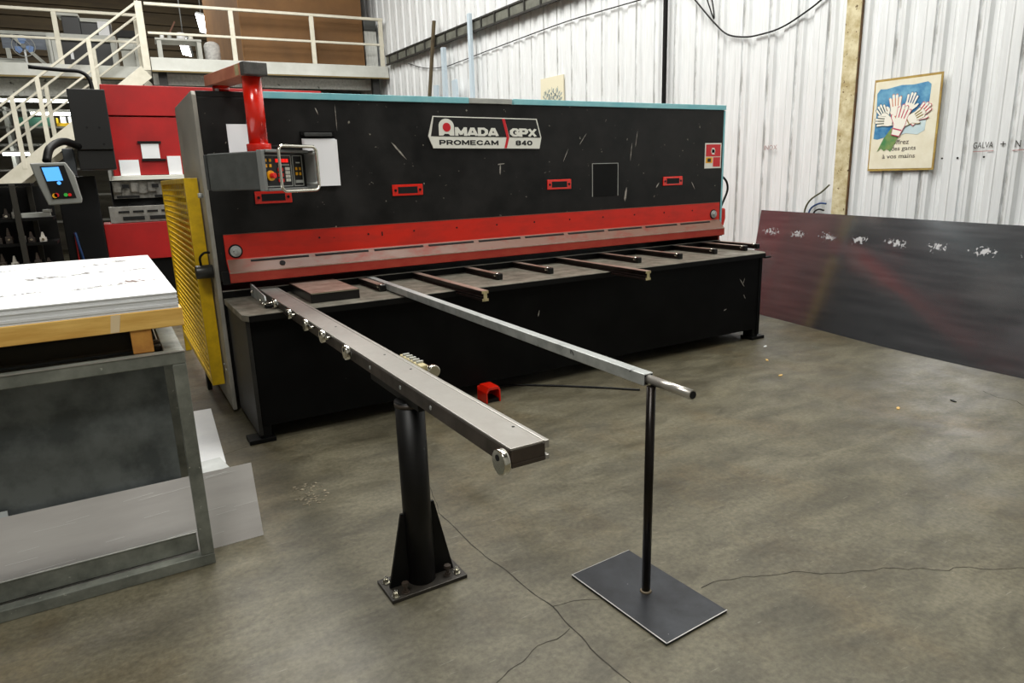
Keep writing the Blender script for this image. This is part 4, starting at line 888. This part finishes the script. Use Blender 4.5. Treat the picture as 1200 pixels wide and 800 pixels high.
# ------------------------------------------------------------------ yellow mesh guard
yg = thing('mesh_guard', 'yellow steel mesh guard panel standing at the left end of the shear', 'machine guard', (0.5, 6.2, 0))
MB().box(0.490, 0.52, 5.60, 5.68, 0.0, 0.165).build('black_foot', blackclean, yg)
MB().box(0.478, 0.560, 5.10, 5.16, 0.165, 1.60).build('frame_post', yellow, yg, bevel=0.003)
MB().box(0.478, 0.530, 7.15, 7.20, 0.0, 1.60).build('frame_post', yellow, yg, bevel=0.003)
MB().box(0.478, 0.530, 5.16, 7.15, 1.565, 1.60).build('frame_rail', yellow, yg, bevel=0.003)
MB().box(0.478, 0.530, 5.16, 7.15, 0.165, 0.205).build('frame_rail', yellow, yg, bevel=0.003)
b = MB()
k = 0
while 0.22 + k * 0.046 < 1.55: b.box(0.486, 0.494, 5.16, 7.15, 0.225 + k * 0.046, 0.240 + k * 0.046); k += 1
k = 0
while 5.21 + k * 0.12 < 7.1: b.box(0.495, 0.503, 5.21 + k * 0.12, 5.222 + k * 0.12, 0.205, 1.565); k += 1
b.build('mesh_panel', yellow, yg)

# ------------------------------------------------------------------ red press brake behind
pb = thing('press_brake', 'big red and black press brake standing behind the yellow guard', 'machine', (1.3, 10.2, 0))
MB().box(0.16, 2.80, 9.96, 10.6, 1.70, 2.395).build('upper_beam', redbrake, pb, bevel=0.004)
MB().box(0.16, 2.82, 9.95, 10.6, 2.41, 2.765).build('top_cover', redbrake, pb, bevel=0.006)
MB().box(0.12, 2.82, 9.90, 9.99, 1.640, 1.693).build('white_rail', letterw, pb, bevel=0.004)
MB().box(0.10, 2.8, 10.02, 10.6, 1.13, 1.64).build('dark_throat', void, pb)
b = MB().box(0.12, 2.78, 9.97, 10.01, 1.42, 1.63)
for k in range(14): b.box(0.13 + k * 0.19, 0.21 + k * 0.19, 9.93, 9.969, 1.50, 1.61); b.box(0.215 + k * 0.19, 0.30 + k * 0.19, 9.94, 9.969, 1.45 + 0.03 * (k % 2), 1.53)
b.build('punch_holders', M('tool_steel', (170, 168, 162), 0.35, 0.6, (110, 108, 104), 12), pb)
for k in range(8): MB().box(0.225 + k * 0.33, 0.30 + k * 0.33, 9.915, 9.9295, 1.545, 1.59).build('clamp_gap', void, pb)
for k in range(6): MB().box(0.15 + k * 0.42, 0.40 + k * 0.42, 9.915, 9.9295, 1.425, 1.455).build('clamp_gap', void, pb)
db = MB().box(0.04, 2.78, 9.92, 10.01, 1.125, 1.325).build('die_rail', M('tool_steel_light', (165, 163, 158), 0.4, 0.5, (125, 123, 118), 6), pb, bevel=0.004)
for k in range(8):
    MB().box(0.14 + k * 0.16, 0.26 + k * 0.16, 9.912, 9.919, 1.245, 1.27).build('rail_slot', void, db)
for k in range(4): MB().box(0.18 + k * 0.30, 0.42 + k * 0.30, 9.912, 9.919, 1.155, 1.20).build('rail_slot', void, db)
for k in range(6): MB().box(0.10 + k * 0.16, 0.13 + k * 0.16, 9.93, 9.99, 1.3255, 1.345).build('rail_stud', rubber, db)
MB().box(-0.04, 2.80, 9.90, 10.5, 0.66, 1.12).build('lower_apron', redbrake, pb, bevel=0.004)
MB().box(-0.02, 2.78, 9.95, 10.5, 0.0, 0.655).build('base', blackclean, pb)
MB().box(-0.45, -0.045, 9.75, 10.55, 0.0, 1.70).build('side_frame', M('side_frame_black', (12, 13, 15), 0.5, spec=0.3), pb, bevel=0.01)
MB().box(2.83, 3.1, 9.95, 10.55, 0.0, 2.7).build('side_frame', redbrake, pb, bevel=0.01)
MB().box(-0.36, -0.345, 9.73, 9.745, 0.70, 1.05).build('red_edge_stripe', stickred, pb)
sb = MB().box(-0.175, 0.19, 9.30, 9.9, 1.98, 2.63).box(-0.175, 0.19, 9.34, 9.9, 1.765, 1.979).build('side_box', M('satin_black_cover', (20, 20, 20), 0.36), pb, bevel=0.008)
for (x, z_) in ((-0.04, 2.22), (0.08, 2.22), (0.10, 2.04)): MB().cyl((x, 9.30, z_), (x, 9.295, z_), 0.012, 10).build('cover_screw', rubber, sb)
MB().tube(smoothpts([(-0.5, 9.6, 2.88), (-0.2, 9.6, 2.86), (-0.02, 9.6, 2.85), (0.06, 9.6, 2.78), (0.08, 9.6, 2.63)], 6), 0.022).build('hose', rubber, pb)
pages = MB().box(0.50, 0.70, 9.945, 9.9585, 1.90, 2.075).build('notice_page', paper, pb)
MB().box(0.47, 0.73, 9.935, 9.9585, 2.082, 2.108).build('clip_bar', rubber, pb); MB().box(0.49, 0.76, 9.935, 9.9585, 1.868, 1.892).build('clip_bar', rubber, pb)
MB().box(0.235, 0.45, 9.94, 9.9585, 1.697, 1.885).build('notice_page', paper, pb)
MB().box(0.775, 0.93, 9.94, 9.9585, 1.697, 1.925).build('notice_page', paper, pb)
# brake's hanging control panel
pp = MB().prism([(-0.585, 8.54, 1.82), (-0.28, 8.54, 1.825), (-0.22, 8.54, 1.70), (-0.19, 8.54, 1.45), (-0.20, 8.54, 1.41), (-0.49, 8.54, 1.40), (-0.545, 8.54, 1.60)], (0, 0.2, 0)).build('console', M('console_grey', (128, 130, 126), 0.45), pb, bevel=0.012, seg=3)
MB().prism([(-0.505, 8.5395, 1.79), (-0.295, 8.5395, 1.795), (-0.235, 8.5395, 1.465), (-0.445, 8.5395, 1.46)], (0, -0.006, 0)).build('console_face', rubber, pp)
MB().prism([(-0.49, 8.533, 1.775), (-0.345, 8.533, 1.78), (-0.325, 8.533, 1.645), (-0.465, 8.533, 1.64)], (0, -0.004, 0)).build('screen', screenm, pp)
for (x, z_, mt, r_) in ((-0.365, 1.62, screenm, 0.018), (-0.405, 1.50, redbtn, 0.022), (-0.42, 1.495, yel, 0.024), (-0.29, 1.50, redbtn, 0.016), (-0.325, 1.50, M('green_button', (60, 190, 70), 0.4), 0.018)):
    MB().cyl((x, 8.533, z_), (x, 8.518, z_), r_, 14).build('button', mt, pp)
MB().tube(smoothpts([(-0.45, 8.75, 1.84), (-0.40, 8.85, 1.98), (-0.28, 9.1, 2.06), (-0.15, 9.32, 2.02)], 6), 0.04).build('console_arm', blackclean, pp)
MB().box(-0.32, -0.21, 9.38, 9.72, 1.70, 2.0).build('arm_bracket', M('arm_bracket_grey', (60, 64, 68), 0.5), pb, bevel=0.01)
MB().tube(smoothpts([(-0.345, 9.72, 1.05), (-0.33, 9.70, 0.9), (-0.31, 9.70, 0.74), (-0.30, 9.70, 0.5)], 6), 0.014).build('air_hose', bluehose, pb)

# tooling trolley left of the brake
tr = thing('tool_trolley', 'dark open trolley crowded with press tools at the left edge behind the white boards', 'trolley', (-1.3, 8.9, 0))
for (x, yy) in ((-0.80, 8.6), (-1.95, 8.6), (-0.7, 9.15), (-1.95, 9.15)): MB().box(x, x + 0.05, yy, yy + 0.05, 0, 1.62).build('post', M('trolley_dark_steel', (50, 48, 42), 0.5, 0.3), tr, bevel=0.004)
for z_ in (0.3, 0.75, 1.0, 1.25, 1.60): MB().box(-1.95, -0.62 if z_ > 1.5 else -0.48, 8.66, 9.14, z_, z_ + 0.03).build('shelf', blackclean, tr)
MB().box(-1.95, -0.48, 9.21, 9.24, 0.05, 1.6).build('back_panel', rubber, tr)
rnd = random.Random(5)
kinds = []
for sh, z_ in enumerate((0.781, 1.031, 1.281)):
    for k in range(6 if sh == 2 else 8):
        x = -1.27 + k * 0.096 + rnd.uniform(-0.01, 0.01)
        h_ = rnd.uniform(0.07, 0.16)
        o = thing('press_tool', ['steel press tool on the lower shelf of the dark trolley', 'steel press tool on the middle shelf of the dark trolley', 'steel press tool on the upper shelf of the dark trolley'][sh], 'press tool', (x, 8.74, z_), 'press tools crowding the trolley shelves')
        MB().box(x - 0.03, x + 0.03, 8.70, 8.78, z_, z_ + h_ * 0.45).prism([(x - 0.02, 8.72, z_ + h_ * 0.45), (x + 0.02, 8.72, z_ + h_ * 0.45), (x + 0.006, 8.72, z_ + h_), (x - 0.006, 8.72, z_ + h_)], (0, 0.04, 0)).build('tool_body', [M('tool_bright', (220, 216, 206), 0.35, 0.3), steeldark, MATS['tool_steel'], steeldark][rnd.randrange(4)], o, bevel=0.002)
        MB().cyl((x, 8.70, z_ + h_ * 0.25), (x, 8.69, z_ + h_ * 0.25), 0.012, 10).build('tool_screw', chrome, o)
tag(MB().box(-0.75, -0.50, 8.68, 8.86, 1.281, 1.33).box(-0.56, -0.48, 8.67, 8.75, 1.33, 1.36).build('steel_bracket', lightgrey, org=(-0.6, 8.75, 1.28), bevel=0.004), 'pale machined bracket on the upper trolley shelf under the screen console', 'bracket')

# ------------------------------------------------------------------ mezzanine (own frame, turned with the building)
MO = Vector((6.05, 15.7, 0)); MR = -R(4)
def mthing(name, label, cat, group=None): return thing(name, label, cat, tuple(MO), group, MR)
mz = mthing('mezzanine', 'pale mezzanine deck crossing the back of the hall above the machines', 'mezzanine')
def mx(X): return (X - 6.05) * 1.0
MB().box(mx(1.2), -0.01, 0.0, 0.14, 3.80, 4.045).box(mx(1.2), -0.01, -0.02, 0.0, 3.80, 3.815).build('front_beam', beam, mz, bevel=0.004)
MB().box(mx(1.2), -0.01, -0.022, -0.001, 3.775, 3.799).build('beam_lip', M('tan_beam_edge', (120, 104, 64), 0.7), mz)
MB().box(mx(-8), mx(1.10), 1.30, 1.44, 3.80, 4.045).build('front_beam', beam, mz, bevel=0.004)
MB().box(mx(-8), mx(1.10), 1.28, 1.299, 3.775, 3.81).build('beam_lip', MATS['tan_beam_edge'], mz)
MB().prism([(mx(1.2), 0.15, 3.95), (-0.04, 0.15, 3.95), (-0.70, 6.0, 3.95), (mx(1.2), 6.0, 3.95)], (0, 0, 0.09)).box(mx(-8), mx(1.195), 1.45, 6.0, 3.95, 4.04).build('deck', M('grey_deck', (150, 150, 144), 0.7), mz)
pf = M('perforated_panel', (222, 224, 218), 0.6, 0, (196, 198, 192), 20, speck=(110, 112, 106), speckscale=9, speckamt=0.66)
MB().box(mx(1.2), -0.08, 0.45, 0.50, 3.58, 3.80).build('perforated_fascia', pf, mz)
MB().box(mx(-8), mx(1.0), 1.72, 1.77, 3.46, 3.80).build('perforated_fascia', pf, mz)
for X in (1.3, 5.7): MB().box(mx(X), mx(X) + 0.16, 0.16, 0.32, 0, 3.94).build('column', M('dark_column', (40, 40, 38), 0.6), mz)
MB().box(mx(-3.2), mx(-3.04), 1.5, 1.66, 0, 3.94).build('column', MATS['dark_column'], mz)
# railings
def railing(X0, X1, yoff, zt, posts, label, ends=True):
    o = mthing('railing', label, 'railing')
    MB().bar((mx(X0), yoff, zt), (mx(X1), yoff, zt), 0.06, 0.055).build('top_rail', creampaint, o, bevel=0.006)
    MB().bar((mx(X0), yoff, zt - 0.53), (mx(X1), yoff, zt - 0.53), 0.045, 0.045).build('mid_rail', creampaint, o, bevel=0.005)
    for X in posts: MB().box(mx(X) - 0.045, mx(X) + 0.045, yoff - 0.03, yoff + 0.03, 4.046, zt - 0.028).build('post', creampaint, o, bevel=0.004)
    return o
railing(1.22, 5.99, 0.04, 5.03, (2.79, 4.41, 5.93), 'cream railing on the deck edge right of the stair, above the shear')
railing(-8, 1.10, 1.36, 5.07, (-7, -5.2, -3.6, -2.0, -0.43, 1.03), 'cream railing on the set-back deck left of the stair')
# staircase
sc_ = mthing('staircase', 'cream steel staircase climbing from the left up to the mezzanine', 'stairs')
sx0, sx1 = 1.10, -3.70
def sz(X): return 3.80 + 0.79 * (X - 1.06)
for yo in (0.02, 1.16):
    a, c = (mx(sx0), yo, sz(sx0) - 0.06), (mx(sx1), yo, sz(sx1) - 0.06)
    MB().bar(a, c, 0.05, 0.27).build('stringer', creampaint, sc_, bevel=0.004)
    MB().bar((mx(1.12), yo, 5.06), (mx(-3.3), yo, 5.06 - 0.775 * 4.42), 0.042, 0.042).build('handrail', creampaint, sc_, bevel=0.006)
    MB().bar((mx(1.12), yo, 4.50), (mx(-3.3), yo, 4.50 - 0.765 * 4.42), 0.036, 0.036).build('mid_rail', creampaint, sc_, bevel=0.005)
    for X in (1.12, 0.18, -0.76, -1.21, -2.1, -3.0):
        top_ = 5.06 - 0.775 * (1.12 - X)
        wdt = 0.065 if X > 1 else 0.038
        MB().box(mx(X) - wdt, mx(X) + wdt, yo - 0.03, yo + 0.03, sz(X) - 0.05, top_).build('post', creampaint, sc_, bevel=0.004)
for k in range(17):
    z_ = 3.80 - (k + 1) * 0.215; X = 1.06 - (k + 0.6) * 0.272
    if z_ > 0.05: MB().box(mx(X) - 0.12, mx(X) + 0.12, 0.05, 1.13, z_, z_ + 0.03).build('tread', M('tread_grating', (120, 118, 108), 0.6, 0.2), sc_)

# brown partition box and things on the deck
br = mthing('brown_partition', 'large plain brown partition box standing on the deck behind the railing', 'partition')
MB().prism([(-3.05, 0.30, 4.046), (-0.46, 0.30, 4.046), (-0.95, 5.0, 4.046), (-3.38, 5.08, 4.046)], (0, 0, 4.2)).build('panel', brown, br)
MB().prism([(-3.054, 0.30, 4.046), (-3.384, 5.08, 4.046), (-3.40, 5.08, 4.046), (-3.07, 0.30, 4.046)], (0, 0, 4.2)).build('end_panel', brown2, br)
hood = mthing('grey_hood', 'grey round-topped hood over a pale pleated cover at the right end of the deck', 'machine hood')
MB().box(-0.40, -0.12, 0.4, 0.8, 4.046, 4.85).build('pleated_cover', M('pleated_white', (212, 214, 208), 0.6, 0, (170, 172, 168), 14, (6, 1, 0.3)), hood)
MB().box(-0.42, -0.12, 0.36, 0.85, 4.851, 5.10).build('hood_body', M('hood_dark', (70, 72, 70), 0.5), hood, bevel=0.03)
MB().ball((-0.27, 0.6, 5.10), 0.13, 16, (1, 1, 0.7)).build('dome', lightgrey, hood)

ds = mthing('white_desk', 'small white open desk on the deck left of the brown partition', 'desk')
MB().box(mx(1.35), mx(2.28), 1.6, 2.2, 4.66, 4.70).build('desk_top', beam, ds)
for X in (1.38, 2.18): MB().box(mx(X), mx(X) + 0.09, 1.62, 2.18, 4.046, 4.659).build('leg', beam, ds)
for k, (X, r_, h_) in enumerate(((1.50, 0.045, 0.13), (1.65, 0.045, 0.14), (1.88, 0.09, 0.15), (2.08, 0.05, 0.14))):
    tag(MB().cyl((mx(X), 1.8, 4.701), (mx(X), 1.8, 4.701 + h_), r_, 14, r_ * 0.9).build('white_pot', [white, lightgrey, white, letterw][k], bevel=0.004),
        ['leftmost small white pot on the white desk', 'greyish pot second from the left on the white desk', 'widest white pot on the white desk', 'rightmost white pot on the white desk'][k], 'pot', 'pots on the white desk')
    o = C.objects[-1]; o.location = MO; o.rotation_euler = (0, 0, MR)
ch_ = mthing('padded_roll', 'round white padded roll standing against the left side of the brown partition', 'roll')
MB().cyl((mx(2.50), 1.9, 4.046), (mx(2.50), 1.9, 4.62), 0.17, 20).ball((mx(2.50), 1.9, 4.62), 0.17, 14, (1, 1, 0.6)).build('roll_body', M('quilted_white', (214, 214, 210), 0.7, 0, (180, 180, 178), 20), ch_)
tag(MB().bar((mx(1.66), 1.9, 4.85), (mx(1.80), 1.9, 5.10), 0.03, 0.03).ball((mx(1.66), 1.9, 4.85), 0.03, 8).build('stick', M('brown_stick', (110, 74, 56), 0.7)), 'thin brown stick standing in a pot on the white desk', 'stick')
o = C.objects[-1]; o.location = MO; o.rotation_euler = (0, 0, MR)

# left deck: fan, white frame cabinet, screens
fan = mthing('desk_fan', 'small fan with pale blue blades on the deck at the far left', 'fan')
cx_, cz_ = mx(-1.20), 4.58
MB().tube([(cx_ + 0.21 * math.cos(t), 2.66, cz_ + 0.21 * math.sin(t)) for t in [k * 2 * math.pi / 28 for k in range(28)]], 0.008, 6, closed=True).tube([(cx_ + 0.12 * math.cos(t), 2.63, cz_ + 0.12 * math.sin(t)) for t in [k * 2 * math.pi / 20 for k in range(20)]], 0.004, 6, closed=True).build('fan_cage', lightgrey, fan)
for k in range(3):
    t = R(100 + k * 120); P = [(cx_ + r_ * math.cos(t + a), 2.67, cz_ + r_ * math.sin(t + a)) for r_, a in ((0.04, -0.4), (0.15, -0.65), (0.19, -0.2), (0.18, 0.3), (0.12, 0.5), (0.04, 0.4))]
    MB().prism(P, (0, 0.012, 0)).build('blade', bluepl, fan)
MB().cyl((cx_, 2.63, cz_), (cx_, 2.80, cz_), 0.045, 16).build('hub', greypl, fan)
MB().cyl((cx_, 2.74, 4.07), (cx_, 2.74, cz_ - 0.03), 0.02, 12).cyl((cx_, 2.74, 4.046), (cx_, 2.74, 4.075), 0.11, 20).build('stand', white, fan)

cb = mthing('white_frame_cabinet', 'white framed black cabinet on the left deck behind the stair rails', 'cabinet')
MB().box(mx(-0.62), mx(0.48), 3.0, 3.6, 4.10, 4.78).build('body', M('cabinet_black', (24, 26, 28), 0.4), cb)
MB().box(mx(-0.70), mx(-0.56), 2.95, 3.6, 4.046, 4.90).box(mx(-0.76), mx(-0.71), 2.95, 3.0, 4.046, 4.90).box(mx(0.44), mx(0.55), 2.95, 3.6, 4.046, 4.90).box(mx(-0.78), mx(0.56), 2.93, 3.62, 4.785, 4.92).build('frame', beam, cb, bevel=0.004)
MB().box(mx(-0.38), mx(-0.32), 2.985, 2.999, 4.40, 4.55).build('label', paper, cb)
ms = mthing('machine_head', 'black machine head with a pale cover on top of the white framed cabinet', 'machine part')
MB().box(mx(-0.45), mx(-0.10), 3.05, 3.5, 4.925, 5.30).box(mx(-0.1), mx(0.50), 3.05, 3.5, 4.925, 5.20).build('head_body', MATS['cabinet_black'], ms, bevel=0.008)
MB().box(mx(-0.09), mx(0.50), 3.0, 3.52, 5.205, 5.28).box(mx(-0.52), mx(-0.12), 3.0, 3.52, 5.31, 5.38).build('head_cover', beam, ms)
MB().box(mx(0.24), mx(0.46), 2.97, 3.0, 4.93, 5.22).build('notice', paper, ms)
for k, (X, yo, z0, w_, h_) in enumerate(((-1.55, 3.3, 4.046, 0.5, 0.34), (0.88, 3.4, 4.046, 0.30, 0.42), (1.0, 1.75, 4.046, 0.16, 0.60))):
    o = mthing('white_crate', ['low white crate behind the fan on the left deck', 'pale crate standing right of the framed cabinet', 'narrow tall white crate at the head of the stair'][k], 'crate')
    MB().box(mx(X) - w_ / 2, mx(X) + w_ / 2, yo, yo + 0.4, z0, z0 + h_).build('crate_body', beam, o, bevel=0.01)
    MB().box(mx(X) - w_ / 2 - 0.01, mx(X) + w_ / 2 + 0.01, yo - 0.01, yo + 0.41, z0 + h_ + 0.001, z0 + h_ + 0.03).build('crate_lid', lightgrey, o, bevel=0.005)
bx = mthing('control_box', 'white and black control box at the stair top on the left deck', 'control box')
MB().box(mx(0.62), mx(0.92), 2.4, 2.7, 4.56, 4.80).build('box_body', beam, bx, bevel=0.006); MB().box(mx(0.60), mx(1.0), 2.35, 2.75, 4.805, 4.95).build('box_lid', rubber, bx)
MB().box(mx(0.65), mx(0.9), 2.45, 2.65, 4.046, 4.555).build('box_foot', beam, bx)
tv = mthing('glass_screen', 'long blue-grey tilted panel with white rims at the far left of the deck', 'panel')
MB().prism([(mx(-1.75), 3.9, 4.72), (mx(-0.30), 3.9, 4.72), (mx(-0.30), 3.9, 5.02), (mx(-1.75), 3.9, 5.02)], (0, 0.04, 0)).build('pane', M('blue_grey_pane', (96, 104, 118), 0.3, 0, (130, 138, 150), 2, (1, 1, 6)), tv)
MB().box(mx(-1.8), mx(-0.28), 3.86, 3.9, 5.02, 5.09).box(mx(-0.9), mx(-0.82), 3.86, 3.9, 4.10, 5.0).bar((mx(-1.55), 3.84, 5.0), (mx(-0.75), 3.84, 4.15), 0.05, 0.07).build('rim', beam, tv)
MB().box(mx(-1.7), mx(-1.62), 3.86, 3.95, 4.046, 4.72).build('support_leg', beam, tv)

# ------------------------------------------------------------------ under the mezzanine
bw = mthing('under_deck_shade', 'black slatted backdrop added for the shade under the mezzanine behind the press brake', 'backdrop')
b = MB().box(mx(1.5), -0.26, 1.6, 1.8, 0.0, 3.65)
for k in range(18): b.box(mx(1.5), -0.26, 1.57, 1.6, 0.1 + k * 0.2, 0.25 + k * 0.2)
b.build('slats', M('deck_shade_black', (16, 17, 18), 0.5), bw)  # dark sheet added where there is only shade below the deck
MB().tube(smoothpts([(mx(4.1), 0.9, 3.35), (mx(4.12), 0.9, 3.48), (mx(4.25), 0.9, 3.55), (mx(5.1), 0.9, 3.55), (mx(5.3), 0.9, 3.45), (mx(5.36), 0.9, 3.3)], 6), 0.035).tube([(mx(4.1), 0.9, 3.36), (mx(4.1), 1.55, 3.3)], 0.03).tube([(mx(5.36), 0.9, 3.31), (mx(5.36), 1.55, 3.3)], 0.03).build('grab_rail', M('grab_rail_grey', (64, 66, 60), 0.4), bw)
bk = mthing('slatted_partition', 'beige-grey slatted partition far back under the left part of the mezzanine', 'partition')
b = MB().box(mx(-8.0), mx(1.4), 5.8, 5.9, 0, 3.92)
for k in range(19): b.box(mx(-8.0), mx(1.4), 5.76, 5.8, 0.1 + k * 0.2, 0.16 + k * 0.2)
b.build('slats', M('slat_beige', (118, 114, 100), 0.7, 0, (90, 86, 74), 1, (1, 1, 5)), bk)
sh = mthing('storage_shelving', 'grey storage shelving under the mezzanine seen through the stair rails', 'shelving')
for z_ in (2.55, 2.93, 3.30): MB().box(mx(-3.4), mx(0.0), 3.3, 3.8, z_, z_ + 0.05).build('shelf', M('shelf_grey', (110, 110, 104), 0.6), sh)
for X in (-3.4, -1.9, -0.05): MB().box(mx(X), mx(X) + 0.07, 3.3, 3.8, 0, 3.4).build('upright', beam, sh)
for z_ in (2.0, 1.4, 0.8): MB().box(mx(-3.4), mx(0.0), 3.3, 3.8, z_, z_ + 0.04).build('shelf', MATS['shelf_grey'], sh)
gb = mthing('green_box', 'dull green box on the shelving behind the stair', 'box')
MB().box(mx(-1.65), mx(-1.0), 3.35, 3.7, 2.981, 3.18).build('box_body', greenm, gb, bevel=0.01)
yr = mthing('yellow_tray', 'yellow tray holding white folders on the shelving beside the green box', 'tray')
MB().box(mx(-0.92), mx(-0.08), 3.33, 3.36, 2.981, 3.05).box(mx(-0.92), mx(-0.08), 3.36, 3.7, 2.981, 2.995).box(mx(-0.92), mx(-0.88), 3.33, 3.7, 2.981, 3.16).build('tray_body', yellow, yr)
for k in range(5):
    o = tag(MB().box(mx(-0.84) + k * 0.155, mx(-0.84) + k * 0.155 + 0.11, 3.38, 3.66, 2.996, 3.20).build('white_folder', white if k != 4 else stickred, bevel=0.006),
            ['leftmost white folder in the yellow tray', 'second white folder from the left in the yellow tray', 'middle white folder in the yellow tray', 'fourth folder in the yellow tray, beside the red one', 'red folder at the right end of the yellow tray'][k], 'folder', 'folders in the yellow tray')
    o.location = MO; o.rotation_euler = (0, 0, MR)
for k, (X0, X1, z_, yo) in enumerate(((-1.9, -0.25, 3.50, 3.0), (-1.35, -0.28, 3.235, 3.1), (-2.0, -1.2, 2.36, 3.0))):
    tl = mthing('tube_lamp', ['upper long lit tube lamp under the mezzanine behind the stair', 'middle lit tube lamp above the yellow tray', 'lowest lit tube lamp beneath the shelving at the left edge'][k], 'lamp', 'tube lamps under the mezzanine')
    MB().cyl((mx(X0), yo, z_), (mx(X1), yo, z_), 0.03, 12).build('lamp_tube', glow, tl)
    MB().box(mx(X0) - 0.02, mx(X1) + 0.02, yo - 0.05, yo + 0.05, z_ + 0.031, z_ + 0.07).build('lamp_housing', beam, tl)

# ------------------------------------------------------------------ hanging hall lamps far back
for k, (x, yy, z_) in enumerate(((3.36, 24, 6.30), (2.78, 24, 5.62))):
    hl = thing('high_bay_lamp', ['upper of two bright hanging lamps seen left of the brown partition', 'lower of two bright hanging lamps, seen over the white desk'][k], 'lamp', (x, yy, z_), 'bright hanging lamps at the back')
    T = Matrix.Translation((x, yy, z_)) @ rz(R(-20)) @ Matrix.Rotation(R(-50), 4, 'X') @ Matrix.Rotation(R(25), 4, 'Y')
    MB().box(-0.16, 0.16, -0.30, 0.30, 0.02, 0.10, T).build('housing', greypl, hl)
    MB().box(-0.14, 0.14, -0.28, 0.28, 0, 0.019, T).build('lit_panel', glow, hl)
    MB().cyl((x, yy, z_ + 0.1), (x, yy, 9.19), 0.015, 8).build('rod', greypl, hl)
